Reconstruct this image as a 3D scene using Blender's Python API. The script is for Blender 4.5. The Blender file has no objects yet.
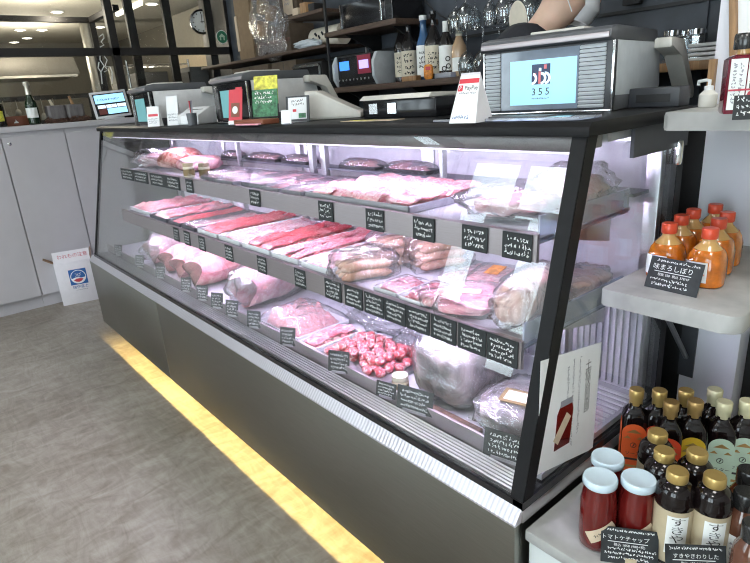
import bpy, bmesh, math, random
from mathutils import Vector, Matrix, Euler, noise
PI = math.pi
sc = bpy.context.scene
COL = sc.collection
random.seed(7)
# ------------------------------------------------------------------ camera
FPX = 567.3
CAM_LOC = Vector((3.7849, -.8225, 1.42))
CAM_ROT = Euler((1.2516, .067, .8691), 'XYZ')
cd = bpy.data.cameras.new('camera'); cd.sensor_width = 36; cd.lens = 36*FPX/750; cd.clip_start = .02
cam = bpy.data.objects.new('camera', cd); COL.objects.link(cam); cam.location = CAM_LOC; cam.rotation_euler = CAM_ROT
sc.camera = cam
RM = CAM_ROT.to_matrix()
def at(u, v, ax, val):
    """the point of the real plane (axis ax = val) that the photo shows at u, v"""
    d = RM @ Vector(((u-375)/FPX, -(v-281.5)/FPX, -1)); t = (val-CAM_LOC[ax])/d[ax]
    return CAM_LOC + d*t
# ------------------------------------------------------------------ materials
MATS = {}
def nodes(name):
    m = bpy.data.materials.new(name); m.use_nodes = True; nt = m.node_tree
    MATS[name] = m
    return m, nt, nt.nodes['Principled BSDF'], nt.nodes['Material Output']
def setin(b, **k):
    for n, v in k.items():
        b.inputs[n.replace('_', ' ')].default_value = v
def noise_tex(nt, scale, detail=3, dist=0, vec=None, rough=.55):
    tc = nt.nodes.new('ShaderNodeTexCoord'); n = nt.nodes.new('ShaderNodeTexNoise')
    n.inputs['Scale'].default_value = scale; n.inputs['Detail'].default_value = detail; n.inputs['Distortion'].default_value = dist; n.inputs['Roughness'].default_value = rough
    if vec:
        mp = nt.nodes.new('ShaderNodeMapping'); mp.inputs['Scale'].default_value = vec
        nt.links.new(tc.outputs['Object'], mp.inputs['Vector']); nt.links.new(mp.outputs['Vector'], n.inputs['Vector'])
    else: nt.links.new(tc.outputs['Object'], n.inputs['Vector'])
    return n
def ramp(nt, fac, stops):
    r = nt.nodes.new('ShaderNodeValToRGB'); e = r.color_ramp.elements
    while len(e) < len(stops): e.new(.5)
    for el, (p, c) in zip(e, stops): el.position = p; el.color = (*c, 1)
    nt.links.new(fac, r.inputs['Fac']); return r
def bump(nt, b, fac, strength, dist=.002):
    bp = nt.nodes.new('ShaderNodeBump'); bp.inputs['Strength'].default_value = strength; bp.inputs['Distance'].default_value = dist
    nt.links.new(fac, bp.inputs['Height']); nt.links.new(bp.outputs['Normal'], b.inputs['Normal'])
def mat(name, col, rough=.5, metal=0, var=.06, scale=30, bmp=0, vec=None, coat=0, spec=.5, sss=0, dist=.001, emit=None, es=0):
    m, nt, b, o = nodes(name)
    n = noise_tex(nt, scale, vec=vec)
    lo = tuple(max(0, c*(1-var)) for c in col); hi = tuple(min(1, c*(1+var)) for c in col)
    r = ramp(nt, n.outputs['Fac'], [(.3, lo), (.7, hi)])
    nt.links.new(r.outputs['Color'], b.inputs['Base Color'])
    setin(b, Roughness=rough, Metallic=metal, Coat_Weight=coat, Specular_IOR_Level=spec)
    if sss: setin(b, Subsurface_Weight=sss, Subsurface_Scale=.01)
    if bmp: bump(nt, b, n.outputs['Fac'], bmp, dist)
    if emit:
        setin(b, Emission_Color=(*emit, 1), Emission_Strength=es)
    return m
def meat_mat(name, lean, fat, scale=28, lo=.42, hi=.6, dist=1.5, vec=None, rough=.32, fine=0):
    m, nt, b, o = nodes(name)
    n = noise_tex(nt, scale, 5, dist, vec, .65)
    r = ramp(nt, n.outputs['Fac'], [(lo, lean), ((lo+hi)/2, tuple((a+c)/2 for a, c in zip(lean, fat))), (hi, fat)])
    nt.links.new(r.outputs['Color'], b.inputs['Base Color'])
    setin(b, Roughness=rough, Subsurface_Weight=.15, Subsurface_Scale=.01, Coat_Weight=.25)
    bump(nt, b, n.outputs['Fac'], .35, .003)
    return m
def pane(name, tint=(1, 1, 1), rough=0, refl=1.0, ior=1.5, wrinkle=0, wscale=40, haze=0):
    """thin sheet of glass or film: see-through plus a Fresnel reflection"""
    m, nt, b, o = nodes(name); nt.nodes.remove(b)
    t = nt.nodes.new('ShaderNodeBsdfTransparent'); t.inputs['Color'].default_value = (*tint, 1)
    g = nt.nodes.new('ShaderNodeBsdfGlossy'); g.inputs['Roughness'].default_value = rough
    f = nt.nodes.new('ShaderNodeFresnel'); ge = nt.nodes.new('ShaderNodeNewGeometry'); mr = nt.nodes.new('ShaderNodeMapRange')
    mr.inputs['To Min'].default_value = ior; mr.inputs['To Max'].default_value = 1/ior
    nt.links.new(ge.outputs['Backfacing'], mr.inputs['Value']); nt.links.new(mr.outputs[0], f.inputs['IOR'])
    mul = nt.nodes.new('ShaderNodeMath'); mul.operation = 'MULTIPLY'; mul.inputs[1].default_value = refl; mul.use_clamp = True
    mx = nt.nodes.new('ShaderNodeMixShader')
    nt.links.new(f.outputs[0], mul.inputs[0]); nt.links.new(mul.outputs[0], mx.inputs[0])
    src = t
    if haze:
        d = nt.nodes.new('ShaderNodeBsdfDiffuse'); d.inputs['Color'].default_value = (.9, .9, .92, 1)
        hz = nt.nodes.new('ShaderNodeMixShader'); hz.inputs[0].default_value = haze
        nt.links.new(t.outputs[0], hz.inputs[1]); nt.links.new(d.outputs[0], hz.inputs[2]); src = hz
    nt.links.new(src.outputs[0], mx.inputs[1]); nt.links.new(g.outputs[0], mx.inputs[2]); nt.links.new(mx.outputs[0], o.inputs['Surface'])
    n = noise_tex(nt, wscale, 4, .8)
    if wrinkle:
        bp = nt.nodes.new('ShaderNodeBump'); bp.inputs['Strength'].default_value = wrinkle; bp.inputs['Distance'].default_value = .01
        nt.links.new(n.outputs['Fac'], bp.inputs['Height'])
        nt.links.new(bp.outputs['Normal'], g.inputs['Normal']); nt.links.new(bp.outputs['Normal'], f.inputs['Normal'])
    else:
        r = ramp(nt, n.outputs['Fac'], [(.2, tuple(c*.99 for c in tint)), (.8, tint)]); nt.links.new(r.outputs['Color'], t.inputs['Color'])
    return m
def glow(name, col, s):
    m, nt, b, o = nodes(name)
    n = noise_tex(nt, 3); r = ramp(nt, n.outputs['Fac'], [(.2, tuple(c*.97 for c in col)), (.8, col)])
    nt.links.new(r.outputs['Color'], b.inputs['Emission Color']); setin(b, Base_Color=(*col, 1), Emission_Strength=s, Roughness=.4)
    return m

# surfaces of the room
def floor_mat():
    m, nt, b, o = nodes('trowelled concrete')
    n1 = noise_tex(nt, 1.6, 6, .6); n2 = noise_tex(nt, 14, 6, 1.2, (1, .45, 1)); n3 = noise_tex(nt, 160, 2)
    n4 = noise_tex(nt, 7, 8, 2.5, (.6, 2.2, 1), .75)
    av = nt.nodes.new('ShaderNodeMath'); av.operation = 'MULTIPLY_ADD'; av.inputs[1].default_value = .5; hv = nt.nodes.new('ShaderNodeMath'); hv.operation = 'MULTIPLY'; hv.inputs[1].default_value = .5
    nt.links.new(n4.outputs['Fac'], av.inputs[0]); nt.links.new(n1.outputs['Fac'], hv.inputs[0]); nt.links.new(hv.outputs[0], av.inputs[2])
    mx = nt.nodes.new('ShaderNodeMath'); mx.operation = 'MULTIPLY_ADD'; mx.inputs[1].default_value = .6
    ml = nt.nodes.new('ShaderNodeMath'); ml.operation = 'MULTIPLY'; ml.inputs[1].default_value = .4
    nt.links.new(av.outputs[0], mx.inputs[0]); nt.links.new(n2.outputs['Fac'], ml.inputs[0]); nt.links.new(ml.outputs[0], mx.inputs[2])
    r = ramp(nt, mx.outputs[0], [(.38, (.175, .147, .115)), (.5, (.285, .253, .212)), (.62, (.4, .37, .325))])
    nt.links.new(r.outputs['Color'], b.inputs['Base Color'])
    rr = ramp(nt, n2.outputs['Fac'], [(.3, (.3,)*3), (.7, (.5,)*3)]); nt.links.new(rr.outputs['Color'], b.inputs['Roughness'])
    bump(nt, b, n3.outputs['Fac'], .08, .001)
floor_mat()
def steel(name, col, rough, vec, aniso=.5):
    m, nt, b, o = nodes(name)
    n = noise_tex(nt, 60, 4, 0, vec)
    r = ramp(nt, n.outputs['Fac'], [(.3, tuple(c*.9 for c in col)), (.7, tuple(min(1, c*1.06) for c in col))])
    nt.links.new(r.outputs['Color'], b.inputs['Base Color']); setin(b, Metallic=1, Roughness=rough, Anisotropic=aniso)
    bump(nt, b, n.outputs['Fac'], .03, .0005)
steel('brushed steel', (.27, .265, .24), .32, (.25, 40, 12))
steel('satin steel', (.66, .65, .68), .3, (.3, 30, 30))
steel('rail steel', (.38, .34, .35), .42, (.3, 30, 30))
mat('chrome', (.82, .82, .84), .12, 1)
mat('black frame', (.008, .008, .009), .5, 0, .1, spec=.22)
mat('black gloss', (.012, .012, .014), .16, 0, .1)
mat('black matt', (.015, .015, .016), .6, 0, .2)
mat('charcoal', (.045, .048, .055), .45)
mat('dark grey', (.1, .105, .115), .4)
mat('white plastic', (.72, .73, .74), .35)
mat('pale grey plastic', (.5, .54, .57), .35)
mat('cream plastic', (.62, .6, .55), .4)
mat('white enamel', (.62, .61, .67), .25, coat=.3)
mat('white laminate', (.56, .545, .575), .5, 0, .05, 3)
mat('stone slab', (.38, .38, .37), .5, 0, .2, 11, .06)
mat('housing', (.2, .17, .18), .4, .3)
mat('till window', (.19, .23, .29), .12, 0, .2, 14, coat=.3)
mat('till louvre', (.6, .64, .68), .3)
mat('counter white', (.66, .7, .7), .5, 0, .04, 4)
mat('wall plaster', (.6, .6, .6), .8, 0, .04, 6, .05)
mat('cream plaster', (.72, .68, .5), .8, 0, .04, 6, .05)
mat('white pillar', (.74, .74, .8), .6, 0, .03, 5, .03)
mat('slate panel', (.05, .058, .072), .55, 0, .25, 9, .12)
mat('dark wood', (.075, .045, .03), .55, 0, .35, 12, .1, (1, 12, 12))
mat('oak wood', (.33, .19, .09), .5, 0, .25, 10, .1, (12, 12, 1))
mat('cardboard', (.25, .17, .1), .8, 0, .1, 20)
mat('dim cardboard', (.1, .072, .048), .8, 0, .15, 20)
mat('white card', (.78, .76, .8), .55, 0, .03)
mat('paper', (.86, .87, .88), .6, 0, .02)
mat('kraft label', (.62, .5, .36), .7, 0, .08)
mat('chalkboard', (.016, .02, .022), .6, 0, .35, 60)
mat('chalk', (.82, .84, .84), .8, 0, .1)
mat('red ink', (.55, .06, .09), .6); mat('blue ink', (.02, .12, .38), .6); mat('black ink', (.02, .02, .022), .6); mat('grey ink', (.3, .3, .34), .6)
mat('red card', (.62, .03, .05), .4); mat('green card', (.05, .2, .09), .45, 0, .6, 70); mat('yellow card', (.75, .65, .08), .45, 0, .5, 60)
mat('silver tray', (.5, .5, .54), .3, .7); mat('grey tray', (.16, .16, .19), .35, .2); mat('white tray', (.82, .82, .86), .4); mat('black tray', (.03, .03, .035), .3)
meat_mat('sliced pork', (.68, .12, .17), (.88, .55, .57), 48, .44, .62)
meat_mat('pale slices', (.72, .22, .26), (.9, .68, .66), 55, .4, .6)
meat_mat('red beef', (.55, .045, .07), (.84, .4, .4), 55, .5, .72)
meat_mat('mince', (.62, .1, .12), (.85, .5, .5), 160, .38, .62, .2)
meat_mat('leg fat', (.62, .17, .22), (.86, .58, .58), 13, .36, .6, .9)
meat_mat('leg flesh', (.1, .035, .035), (.27, .11, .1), 16, .35, .65, .8)
meat_mat('raw ham', (.52, .12, .1), (.85, .55, .48), 22, .4, .6, 2)
meat_mat('cooked ham', (.66, .42, .36), (.8, .62, .55), 14)
meat_mat('pink ham', (.8, .3, .38), (.88, .48, .54), 20)
meat_mat('sausage', (.55, .3, .2), (.72, .45, .32), 30)
meat_mat('bacon rind', (.1, .085, .08), (.5, .4, .37), 6, .38, .66, 1)
meat_mat('beef marble', (.6, .07, .1), (.88, .6, .6), 60, .46, .6, 1)
pane('clear glass', (.97, .985, .98), 0, 1.35)
pane('side glass', (.97, .985, .985), 0, .8)
pane('kitchen glass', (.95, .96, .95), 0, .5)
pane('wine glass', (.9, .92, .93), .02, 3.2, 1.5)
pane('acrylic', (.72, .8, 1), .05, 2, haze=.3)
pane('cling film', (.96, .95, .98), .14, 2.2, 1.5, .9, 45, .04)
pane('plastic bag', (.93, .92, .96), .16, 2.6, 1.5, 1, 22, .13)
pane('cloudy bag', (.93, .92, .93), .18, 2.2, 1.5, 1, 26, .14)
mat('soy dark', (.008, .005, .005), .06, 0, .2, spec=.45); mat('ketchup', (.13, .009, .008), .08, 0, .15, 20, coat=.4)
mat('orange sauce', (.56, .15, .01), .08, 0, .4, 40, coat=.5, sss=.15); mat('brown sauce', (.12, .045, .025), .1, 0, .2, coat=.6)
mat('red cap', (.66, .075, .03), .3); mat('gold cap', (.55, .38, .13), .3, .55); mat('pale gold cap', (.66, .62, .4), .4, .2); mat('bronze cap', (.47, .3, .11), .33, .5)
mat('jar lid', (.62, .76, .85), .22, coat=.4); mat('black cap', (.02, .02, .02), .25, coat=.3)
mat('orange label', (.8, .13, .03), .5); mat('scarlet label', (.75, .08, .03), .5); mat('yellow label', (.82, .55, .04), .5); mat('mint label', (.56, .74, .6), .5)
mat('tan label', (.5, .42, .28), .5); mat('label white', (.84, .86, .84), .5, 0, .03); mat('label cream', (.72, .66, .52), .5, 0, .05); mat('label brown', (.26, .18, .08), .5)
mat('bottle black', (.012, .01, .01), .06, coat=.5); mat('bottle green', (.01, .03, .012), .06, coat=.5); mat('bottle blue', (.05, .12, .25), .08, coat=.6); mat('rose wine', (.5, .33, .2), .08, coat=.6)
mat('foil', (.7, .66, .55), .3, .6); mat('plum syrup', (.16, .015, .03), .07, coat=.6)
mat('clear bottle neck', (.6, .36, .13), .08, coat=.6)
mat('skin', (.66, .45, .34), .5, 0, .05, 25, .05, sss=.15); mat('hair', (.012, .01, .009), .45, 0, .3, 90, .3, (1, 1, .1)); mat('black cloth', (.014, .015, .02), .85, 0, .2, 80, .15); mat('mask cloth', (.75, .76, .78), .8, 0, .03, 60, .1); mat('eye white', (.8, .8, .8), .2); mat('lip', (.5, .2, .18), .5)
mat('denim', (.04, .05, .09), .85)
mat('cream disc', (.72, .66, .55), .6, 0, .05)
mat('grey wood', (.16, .15, .15), .8, 0, .35, 30, .4, (1, 1, .2)); mat('bark brown', (.13, .07, .05), .85, 0, .4, 60, .5)
mat('brown leather', (.22, .07, .035), .5)
mat('kitchen steel', (.3, .29, .26), .45, .8)
mat('hood steel', (.16, .15, .13), .5, .5)
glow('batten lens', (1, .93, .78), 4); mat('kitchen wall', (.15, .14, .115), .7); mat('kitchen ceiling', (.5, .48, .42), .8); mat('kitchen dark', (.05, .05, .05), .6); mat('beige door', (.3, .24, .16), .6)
glow('led white', (.9, .82, 1), 1.6); glow('kick led', (1, .72, .22), 4); glow('downlight lens', (1, .93, .78), 10); glow('panel lens', (1, .97, .94), 5)
glow('screen blue', (.28, .56, .66), .85); glow('screen teal', (.12, .3, .32), .6); glow('tablet blue', (.35, .66, .9), 1.0); glow('tablet pale', (.7, .85, .95), 1.0); glow('amp blue', (.05, .25, .95), 1.2); glow('amp violet', (.5, .4, .95), 1)
mat('screen navy', (.03, .05, .12), .3); mat('screen pink', (.75, .2, .22), .4); mat('tablet brown', (.2, .05, .04), .4)
mat('amp red', (.3, .03, .06), .4); mat('sticker green', (.04, .22, .12), .5)
def cloth(name, col, tr):
    m, nt, b, o = nodes(name); n = noise_tex(nt, 60); r = ramp(nt, n.outputs['Fac'], [(.2, tuple(c*.95 for c in col)), (.8, col)]); nt.links.new(r.outputs['Color'], b.inputs['Base Color']); setin(b, Roughness=.9)
    t = nt.nodes.new('ShaderNodeBsdfTranslucent'); t.inputs['Color'].default_value = (*col, 1); mx = nt.nodes.new('ShaderNodeMixShader'); mx.inputs[0].default_value = tr
    nt.links.new(b.outputs[0], mx.inputs[1]); nt.links.new(t.outputs[0], mx.inputs[2]); nt.links.new(mx.outputs[0], o.inputs['Surface'])
cloth('blind cloth', (.85, .86, .88), .6)
mat('ceiling paint', (.7, .7, .69), .85, 0, .03, 5)
mat('frame black', (.02, .018, .017), .5)
mat('orange packet', (.8, .25, .03), .5, 0, .5, 60)
def ribbed():  # stripes painted in as the grille's reflection on the trim
    m, nt, b, o = nodes('reflection stripe trim')
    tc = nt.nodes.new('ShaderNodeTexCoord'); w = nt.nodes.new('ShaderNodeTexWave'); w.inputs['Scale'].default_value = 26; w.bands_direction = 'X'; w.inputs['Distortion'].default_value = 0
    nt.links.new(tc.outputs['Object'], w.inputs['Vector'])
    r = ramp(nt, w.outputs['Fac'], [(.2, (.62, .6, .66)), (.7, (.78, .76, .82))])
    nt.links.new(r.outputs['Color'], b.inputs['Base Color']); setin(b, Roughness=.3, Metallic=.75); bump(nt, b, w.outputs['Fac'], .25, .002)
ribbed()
# ------------------------------------------------------------------ mesh builder
class MB:
    def __init__(s, T=None): s.bm = bmesh.new(); s.T = T or Matrix()
    def add(s, vs, fs):
        v = [s.bm.verts.new(s.T @ Vector(c)) for c in vs]; out = []
        for f in fs:
            try: out.append(s.bm.faces.new([v[i] for i in f]))
            except ValueError: pass
        return v, out
    def box(s, x0, x1, y0, y1, z0, z1, bev=0, seg=2):
        v, f = s.add([(x0,y0,z0),(x1,y0,z0),(x1,y1,z0),(x0,y1,z0),(x0,y0,z1),(x1,y0,z1),(x1,y1,z1),(x0,y1,z1)],
                     [(3,2,1,0),(4,5,6,7),(0,1,5,4),(1,2,6,5),(2,3,7,6),(3,0,4,7)])
        if bev: bmesh.ops.bevel(s.bm, geom=list({e for q in f for e in q.edges}), offset=bev, segments=seg, affect='EDGES', profile=.5)
        return s
    def prism(s, poly, z0, z1, bev=0):
        n = len(poly)
        v, f = s.add([(x,y,z0) for x,y in poly]+[(x,y,z1) for x,y in poly],
                     [tuple(range(n))[::-1], tuple(range(n, 2*n))]+[(i,(i+1)%n,n+(i+1)%n,n+i) for i in range(n)])
        if bev: bmesh.ops.bevel(s.bm, geom=list({e for q in f for e in q.edges}), offset=bev, segments=2, affect='EDGES', profile=.5)
        return s
    def prism_x(s, poly, x0, x1, bev=0):       # poly in (y, z), extruded along x
        T = s.T; s.T = T @ Matrix(((0,0,1,0),(1,0,0,0),(0,1,0,0),(0,0,0,1))); s.prism(poly, x0, x1, bev); s.T = T; return s
    def lathe(s, prof, seg=24, sq=2, c=(0,0,0), a0=0, a1=2*PI, cap=True):
        full = abs(a1-a0-2*PI) < 1e-6; n = seg if full else seg+1
        vs = []
        for r, z in prof:
            for i in range(n):
                a = a0+(a1-a0)*i/seg; ca, sa = math.cos(a), math.sin(a)
                k = (abs(ca)**sq+abs(sa)**sq)**(-1/sq)
                vs.append((c[0]+r*k*ca, c[1]+r*k*sa, c[2]+z))
        fs = []
        for j in range(len(prof)-1):
            for i in range(seg if full else seg):
                k = (i+1) % n if full else i+1
                fs.append((j*n+i, j*n+k, (j+1)*n+k, (j+1)*n+i))
        if full and cap:
            if prof[0][0] > 1e-4: fs.append(tuple(range(n))[::-1])
            if prof[-1][0] > 1e-4: fs.append(tuple(range((len(prof)-1)*n, len(prof)*n)))
        s.add(vs, fs); return s
    def tube(s, pts, r, seg=8, cap=True):
        pts = [Vector(p) for p in pts]; n = len(pts); vs = []; up = None
        for i, p in enumerate(pts):
            d = (pts[min(i+1, n-1)]-pts[max(i-1, 0)]).normalized()
            if up is None: up = Vector((0,0,1)) if abs(d.z) < .9 else Vector((1,0,0))
            a = d.cross(up).normalized(); b = a.cross(d).normalized(); up = b
            rr = r[i] if isinstance(r, (list, tuple)) else r
            for k in range(seg):
                t = 2*PI*k/seg; vs.append(p+a*math.cos(t)*rr+b*math.sin(t)*rr)
        fs = [(j*seg+i, j*seg+(i+1)%seg, (j+1)*seg+(i+1)%seg, (j+1)*seg+i) for j in range(n-1) for i in range(seg)]
        if cap: fs += [tuple(range(seg))[::-1], tuple(range((n-1)*seg, n*seg))]
        s.add(vs, fs); return s
    def blob(s, c, rad, sub=3, amp=.08, freq=2, seed=0, pw=2, rot=None):
        b = bmesh.new(); bmesh.ops.create_icosphere(b, subdivisions=sub, radius=1)
        R = Euler(rot or (0,0,0)).to_matrix(); off = Vector((seed*7.3, seed*3.1, seed*1.7))
        idx = {}; vs = []
        for i, v in enumerate(b.verts):
            idx[v] = i; p = v.co.normalized()
            k = (abs(p.x)**pw+abs(p.y)**pw+abs(p.z)**pw)**(-1/pw)
            k *= 1+amp*noise.fractal(p*freq+off, 1, 2, 3)
            q = Vector((p.x*rad[0], p.y*rad[1], p.z*rad[2]))*k
            vs.append(R @ q+Vector(c))
        fs = [tuple(idx[v] for v in f.verts) for f in b.faces]; b.free(); s.add(vs, fs); return s
    def grid(s, nx, ny, fn):
        vs = [fn(i/nx, j/ny) for j in range(ny+1) for i in range(nx+1)]
        s.add(vs, [(j*(nx+1)+i, j*(nx+1)+i+1, (j+1)*(nx+1)+i+1, (j+1)*(nx+1)+i) for j in range(ny) for i in range(nx)]); return s
    def quad(s, a, b, c, d): s.add([a,b,c,d], [(0,1,2,3)]); return s
    def mesh(s, name, m, smooth=None):
        me = bpy.data.meshes.new(name)
        bmesh.ops.recalc_face_normals(s.bm, faces=s.bm.faces) if s.recalc else None
        s.bm.to_mesh(me); s.bm.free()
        me.materials.append(MATS[m] if isinstance(m, str) else m)
        if smooth is not None:
            for p in me.polygons: p.use_smooth = True
            me.set_sharp_from_angle(angle=math.radians(smooth))
        return me
    recalc = True
def frame(o, x, y):
    x = Vector(x).normalized(); n = x.cross(Vector(y)).normalized(); y = n.cross(x)
    return Matrix(((x.x,y.x,n.x,o[0]),(x.y,y.y,n.y,o[1]),(x.z,y.z,n.z,o[2]),(0,0,0,1)))
def rotz(a): return Matrix.Rotation(a, 4, 'Z')
LABELS = set()
def tag(o, label, cat, group=None, kind=None):
    o['label'] = label; o['category'] = cat
    if group: o['group'] = group
    if kind: o['kind'] = kind
    return o
def thing(name, label, cat, loc=(0,0,0), rz=0, group=None):
    o = bpy.data.objects.new(name, None); COL.objects.link(o); o.empty_display_size = .05
    o.location = loc; o.rotation_euler = (0,0,rz)
    return tag(o, label, cat, group)
def part(name, mb, m, parent, smooth=35, label=None, world=False):
    """one mesh that moves with its thing; world=True: the builder holds world coordinates"""
    if isinstance(mb, MB): me = mb.mesh(name, m, smooth)
    else: me = mb
    o = bpy.data.objects.new(name, me); COL.objects.link(o); o.parent = parent
    if world:
        p = parent; M = Matrix()
        while p is not None: M = p.matrix_basis @ M; p = p.parent
        me.transform(M.inverted())
    if label: o['label'] = label
    return o
def solo(name, mb, m, label, cat, group=None, smooth=35, kind=None):
    """a thing that is one mesh; its origin goes to the middle of its base"""
    me = mb.mesh(name, m, smooth) if isinstance(mb, MB) else mb
    xs = [v.co for v in me.vertices]
    c = Vector(((min(v.x for v in xs)+max(v.x for v in xs))/2, (min(v.y for v in xs)+max(v.y for v in xs))/2, min(v.z for v in xs)))
    me.transform(Matrix.Translation(-c)); o = bpy.data.objects.new(name, me); o.location = c; COL.objects.link(o)
    return tag(o, label, cat, group, kind)
def struct(name, mb, m, smooth=None, parent=None):
    o = bpy.data.objects.new(name, mb.mesh(name, m, smooth)); COL.objects.link(o)
    if parent: o.parent = parent
    else: o['kind'] = 'structure'
    return o
def copy_thing(src, loc=None, rz=None, label=None, group=None):
    r = src.copy(); COL.objects.link(r)
    if loc is not None: r.location = loc
    if rz is not None: r.rotation_euler = (0,0,rz)
    if label: r['label'] = label
    if group: r['group'] = group
    for ch in list(src.children):
        c = ch.copy(); COL.objects.link(c); c.parent = r
        for g in list(ch.children):
            d = g.copy(); COL.objects.link(d); d.parent = c
    return r
TEXTS = {}
def text_mesh(s, size, m='black ink', spacing=1.0, line=1.0):
    cu = bpy.data.curves.new('lettering', 'FONT'); cu.body = s; cu.size = size; cu.align_x = 'CENTER'; cu.align_y = 'CENTER'
    cu.resolution_u = 2; cu.space_character = spacing; cu.space_line = line
    ob = bpy.data.objects.new('lettering', cu); COL.objects.link(ob)
    dg = bpy.context.evaluated_depsgraph_get(); dg.update()
    me = bpy.data.meshes.new_from_object(ob.evaluated_get(dg))
    bpy.data.objects.remove(ob); me.materials.clear(); me.materials.append(MATS[m])
    return me
def lettering(s, size, T, parent, m='black ink', spacing=1.0, line=1.0, name='lettering', world=True, wrap=None, sx=1):
    me = text_mesh(s, size, m, spacing, line)
    if sx != 1: me.transform(Matrix.Diagonal((sx, 1, 1, 1)))
    if wrap:                                    # bend the lettering round a bottle of this radius
        for v in me.vertices:
            a = v.co.x/wrap; v.co = Vector((wrap*math.sin(a), v.co.y, wrap*math.cos(a)-wrap))
    me.transform(T)
    return part(name, me, m, parent, None, world=world)
def scribble(mb, w, h, rows, seed, th=.0016, lift=.0008, x0=None, y0=None):
    """rows of chalk or ink strokes in the builder's local x, y"""
    rnd = random.Random(seed); x0 = -w/2 if x0 is None else x0; y0 = -h/2 if y0 is None else y0
    rh = h/rows
    for r in range(rows):
        y = y0+h-(r+.5)*rh; ch = rh*.62; x = x0+rnd.random()*w*.08; end = x0+w-rnd.random()*w*.18
        while x < end:
            cw = ch*rnd.uniform(.6, .95)
            for k in range(rnd.choice((2, 3, 3))):
                a = Vector((x+rnd.random()*cw, y+(rnd.random()-.5)*ch)); b = Vector((x+rnd.random()*cw, y+(rnd.random()-.5)*ch))
                if (b-a).length < ch*.35: b = a+Vector((ch*.55, 0)) if k % 2 else a+Vector((0, ch*.5))
                d = (b-a).normalized(); n = Vector((-d.y, d.x))*min(th, rh*.14)/2
                mb.quad((*(a-n), lift), (*(b-n), lift), (*(b+n), lift), (*(a+n), lift))
            x += cw*1.12
    return mb
def area(name, loc, rot, size, power, col=(1,1,1), sy=None, spread=PI):
    l = bpy.data.lights.new(name, 'AREA'); l.energy = power; l.color = col; l.size = size
    if sy: l.shape = 'RECTANGLE'; l.size_y = sy
    l.spread = spread
    o = bpy.data.objects.new(name, l); COL.objects.link(o); o.location = loc; o.rotation_euler = rot
    return o
ORD = ['first','second','third','fourth','fifth','sixth','seventh','eighth','ninth','tenth','eleventh','twelfth','thirteenth','fourteenth','fifteenth','sixteenth']
# ================================================================== THE ROOM
H_CEIL = 3.1
struct('floor', MB().box(-9.2, 6.2, -4.7, 3.4, -.1, 0), 'trowelled concrete')
struct('ceiling', MB().box(-1.5, 6.2, -4.7, 2.1, H_CEIL, H_CEIL+.1), 'ceiling paint')
struct('wall_right', MB().box(6, 6.2, -4.5, 1.9, 0, H_CEIL), 'wall plaster')
# front wall with a wide shop window the daylight comes through
wx0, wx1, wz0, wz1 = -1.35, 1.25, .35, 2.95
w = MB(); w.box(-9.2, wx0, -4.7, -4.5, 0, H_CEIL); w.box(wx1, 3.2, -4.7, -4.5, 0, H_CEIL); w.box(wx0, wx1, -4.7, -4.5, 0, wz0); w.box(wx0, wx1, -4.7, -4.5, wz1, H_CEIL)
w.box(5.6, 6.2, -4.7, -4.5, 0, H_CEIL); w.box(3.2, 5.6, -4.7, -4.5, 0, .3); w.box(3.2, 5.6, -4.7, -4.5, 2.9, H_CEIL)
struct('wall_front', w, 'wall plaster')
def window(n, x0, x1, z0, z1, cols, rows):
    f = MB()
    for i in range(cols+1):
        x = x0+(x1-x0)*i/cols; f.box(x-.03, x+.03, -4.66, -4.54, z0, z1)
    for z in rows: f.box(x0, x1, -4.65, -4.55, z-.03, z+.03)
    o = struct('window_%d' % n, f, 'frame black')
    g = MB().box(x0, x1, -4.605, -4.597, z0, z1); part('pane', g, 'side glass', o)
window(1, wx0, wx1, wz0, wz1, 3, (wz0, 2.3, wz1)); window(2, 3.2, 5.6, .3, 2.9, 2, (.3, 2.2, 2.9))
# white pleated blinds hung behind the shop window
def blind(x0, x1, z0, z1, label):
    b = MB(); n = max(6, int((x1-x0)/.045))
    b.grid(n*2, 2, lambda u, v: (x0+(x1-x0)*u, -4.46+(.012 if int(round(u*n*2)) % 2 else -.012), z0+(z1-z0)*v))
    o = solo('window_blind', b, 'blind cloth', label, 'blind', smooth=None); o.modifiers.new('thick', 'SOLIDIFY').thickness = .004
blind(-.75, -.1, .36, 2.2, 'white pleated blind hanging in the middle of the shop window')
blind(.28, .6, .36, 2.9, 'narrow white pleated blind at the side of the shop window')
# back wall of slate coloured boards
w = MB(); w.box(-1.5, 6.2, 1.9, 2.1, 0, H_CEIL)
for x in (.98, 1.78, 2.72, 3.6, 4.5): w.box(x-.004, x+.004, 1.888, 1.9, 0, H_CEIL)
struct('wall_back', w, 'slate panel')
# trim boards along the panel joints
t = MB(); t.box(-1.4, 6, 1.886, 1.9, 1.69, 1.705); struct('trim_1', t, 'black matt')
# left: cabinets under a worktop, and a black framed glass partition to the kitchen
PX = -1.5
fr = MB()
for y, wd in ((-4.48, .05), (-1.6, .05), (-.55, .05), (.84, .06), (1.885, .03)): fr.box(PX-.04, PX+.02, y-wd/2, y+wd/2, 1.37, H_CEIL)
for y in (1.034, 1.36, 1.75): fr.box(PX-.1, PX-.06, y-.035, y+.035, 1.37, H_CEIL)
fr.box(PX-.04, PX+.02, -4.5, 1.9, 1.87, 1.93); fr.box(PX-.04, PX+.02, -4.5, 1.9, 1.37, 1.4); fr.box(PX-.04, PX+.02, -4.5, 1.9, 2.95, H_CEIL)
wl = struct('wall_left', fr, 'frame black')
part('pane', MB().box(PX-.014, PX-.008, -4.48, 1.86, 1.4, 2.95), 'kitchen glass', wl)
part('base_wall', MB().box(PX-.08, PX, -4.5, 1.9, 0, 1.37), 'wall plaster', wl)
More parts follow.
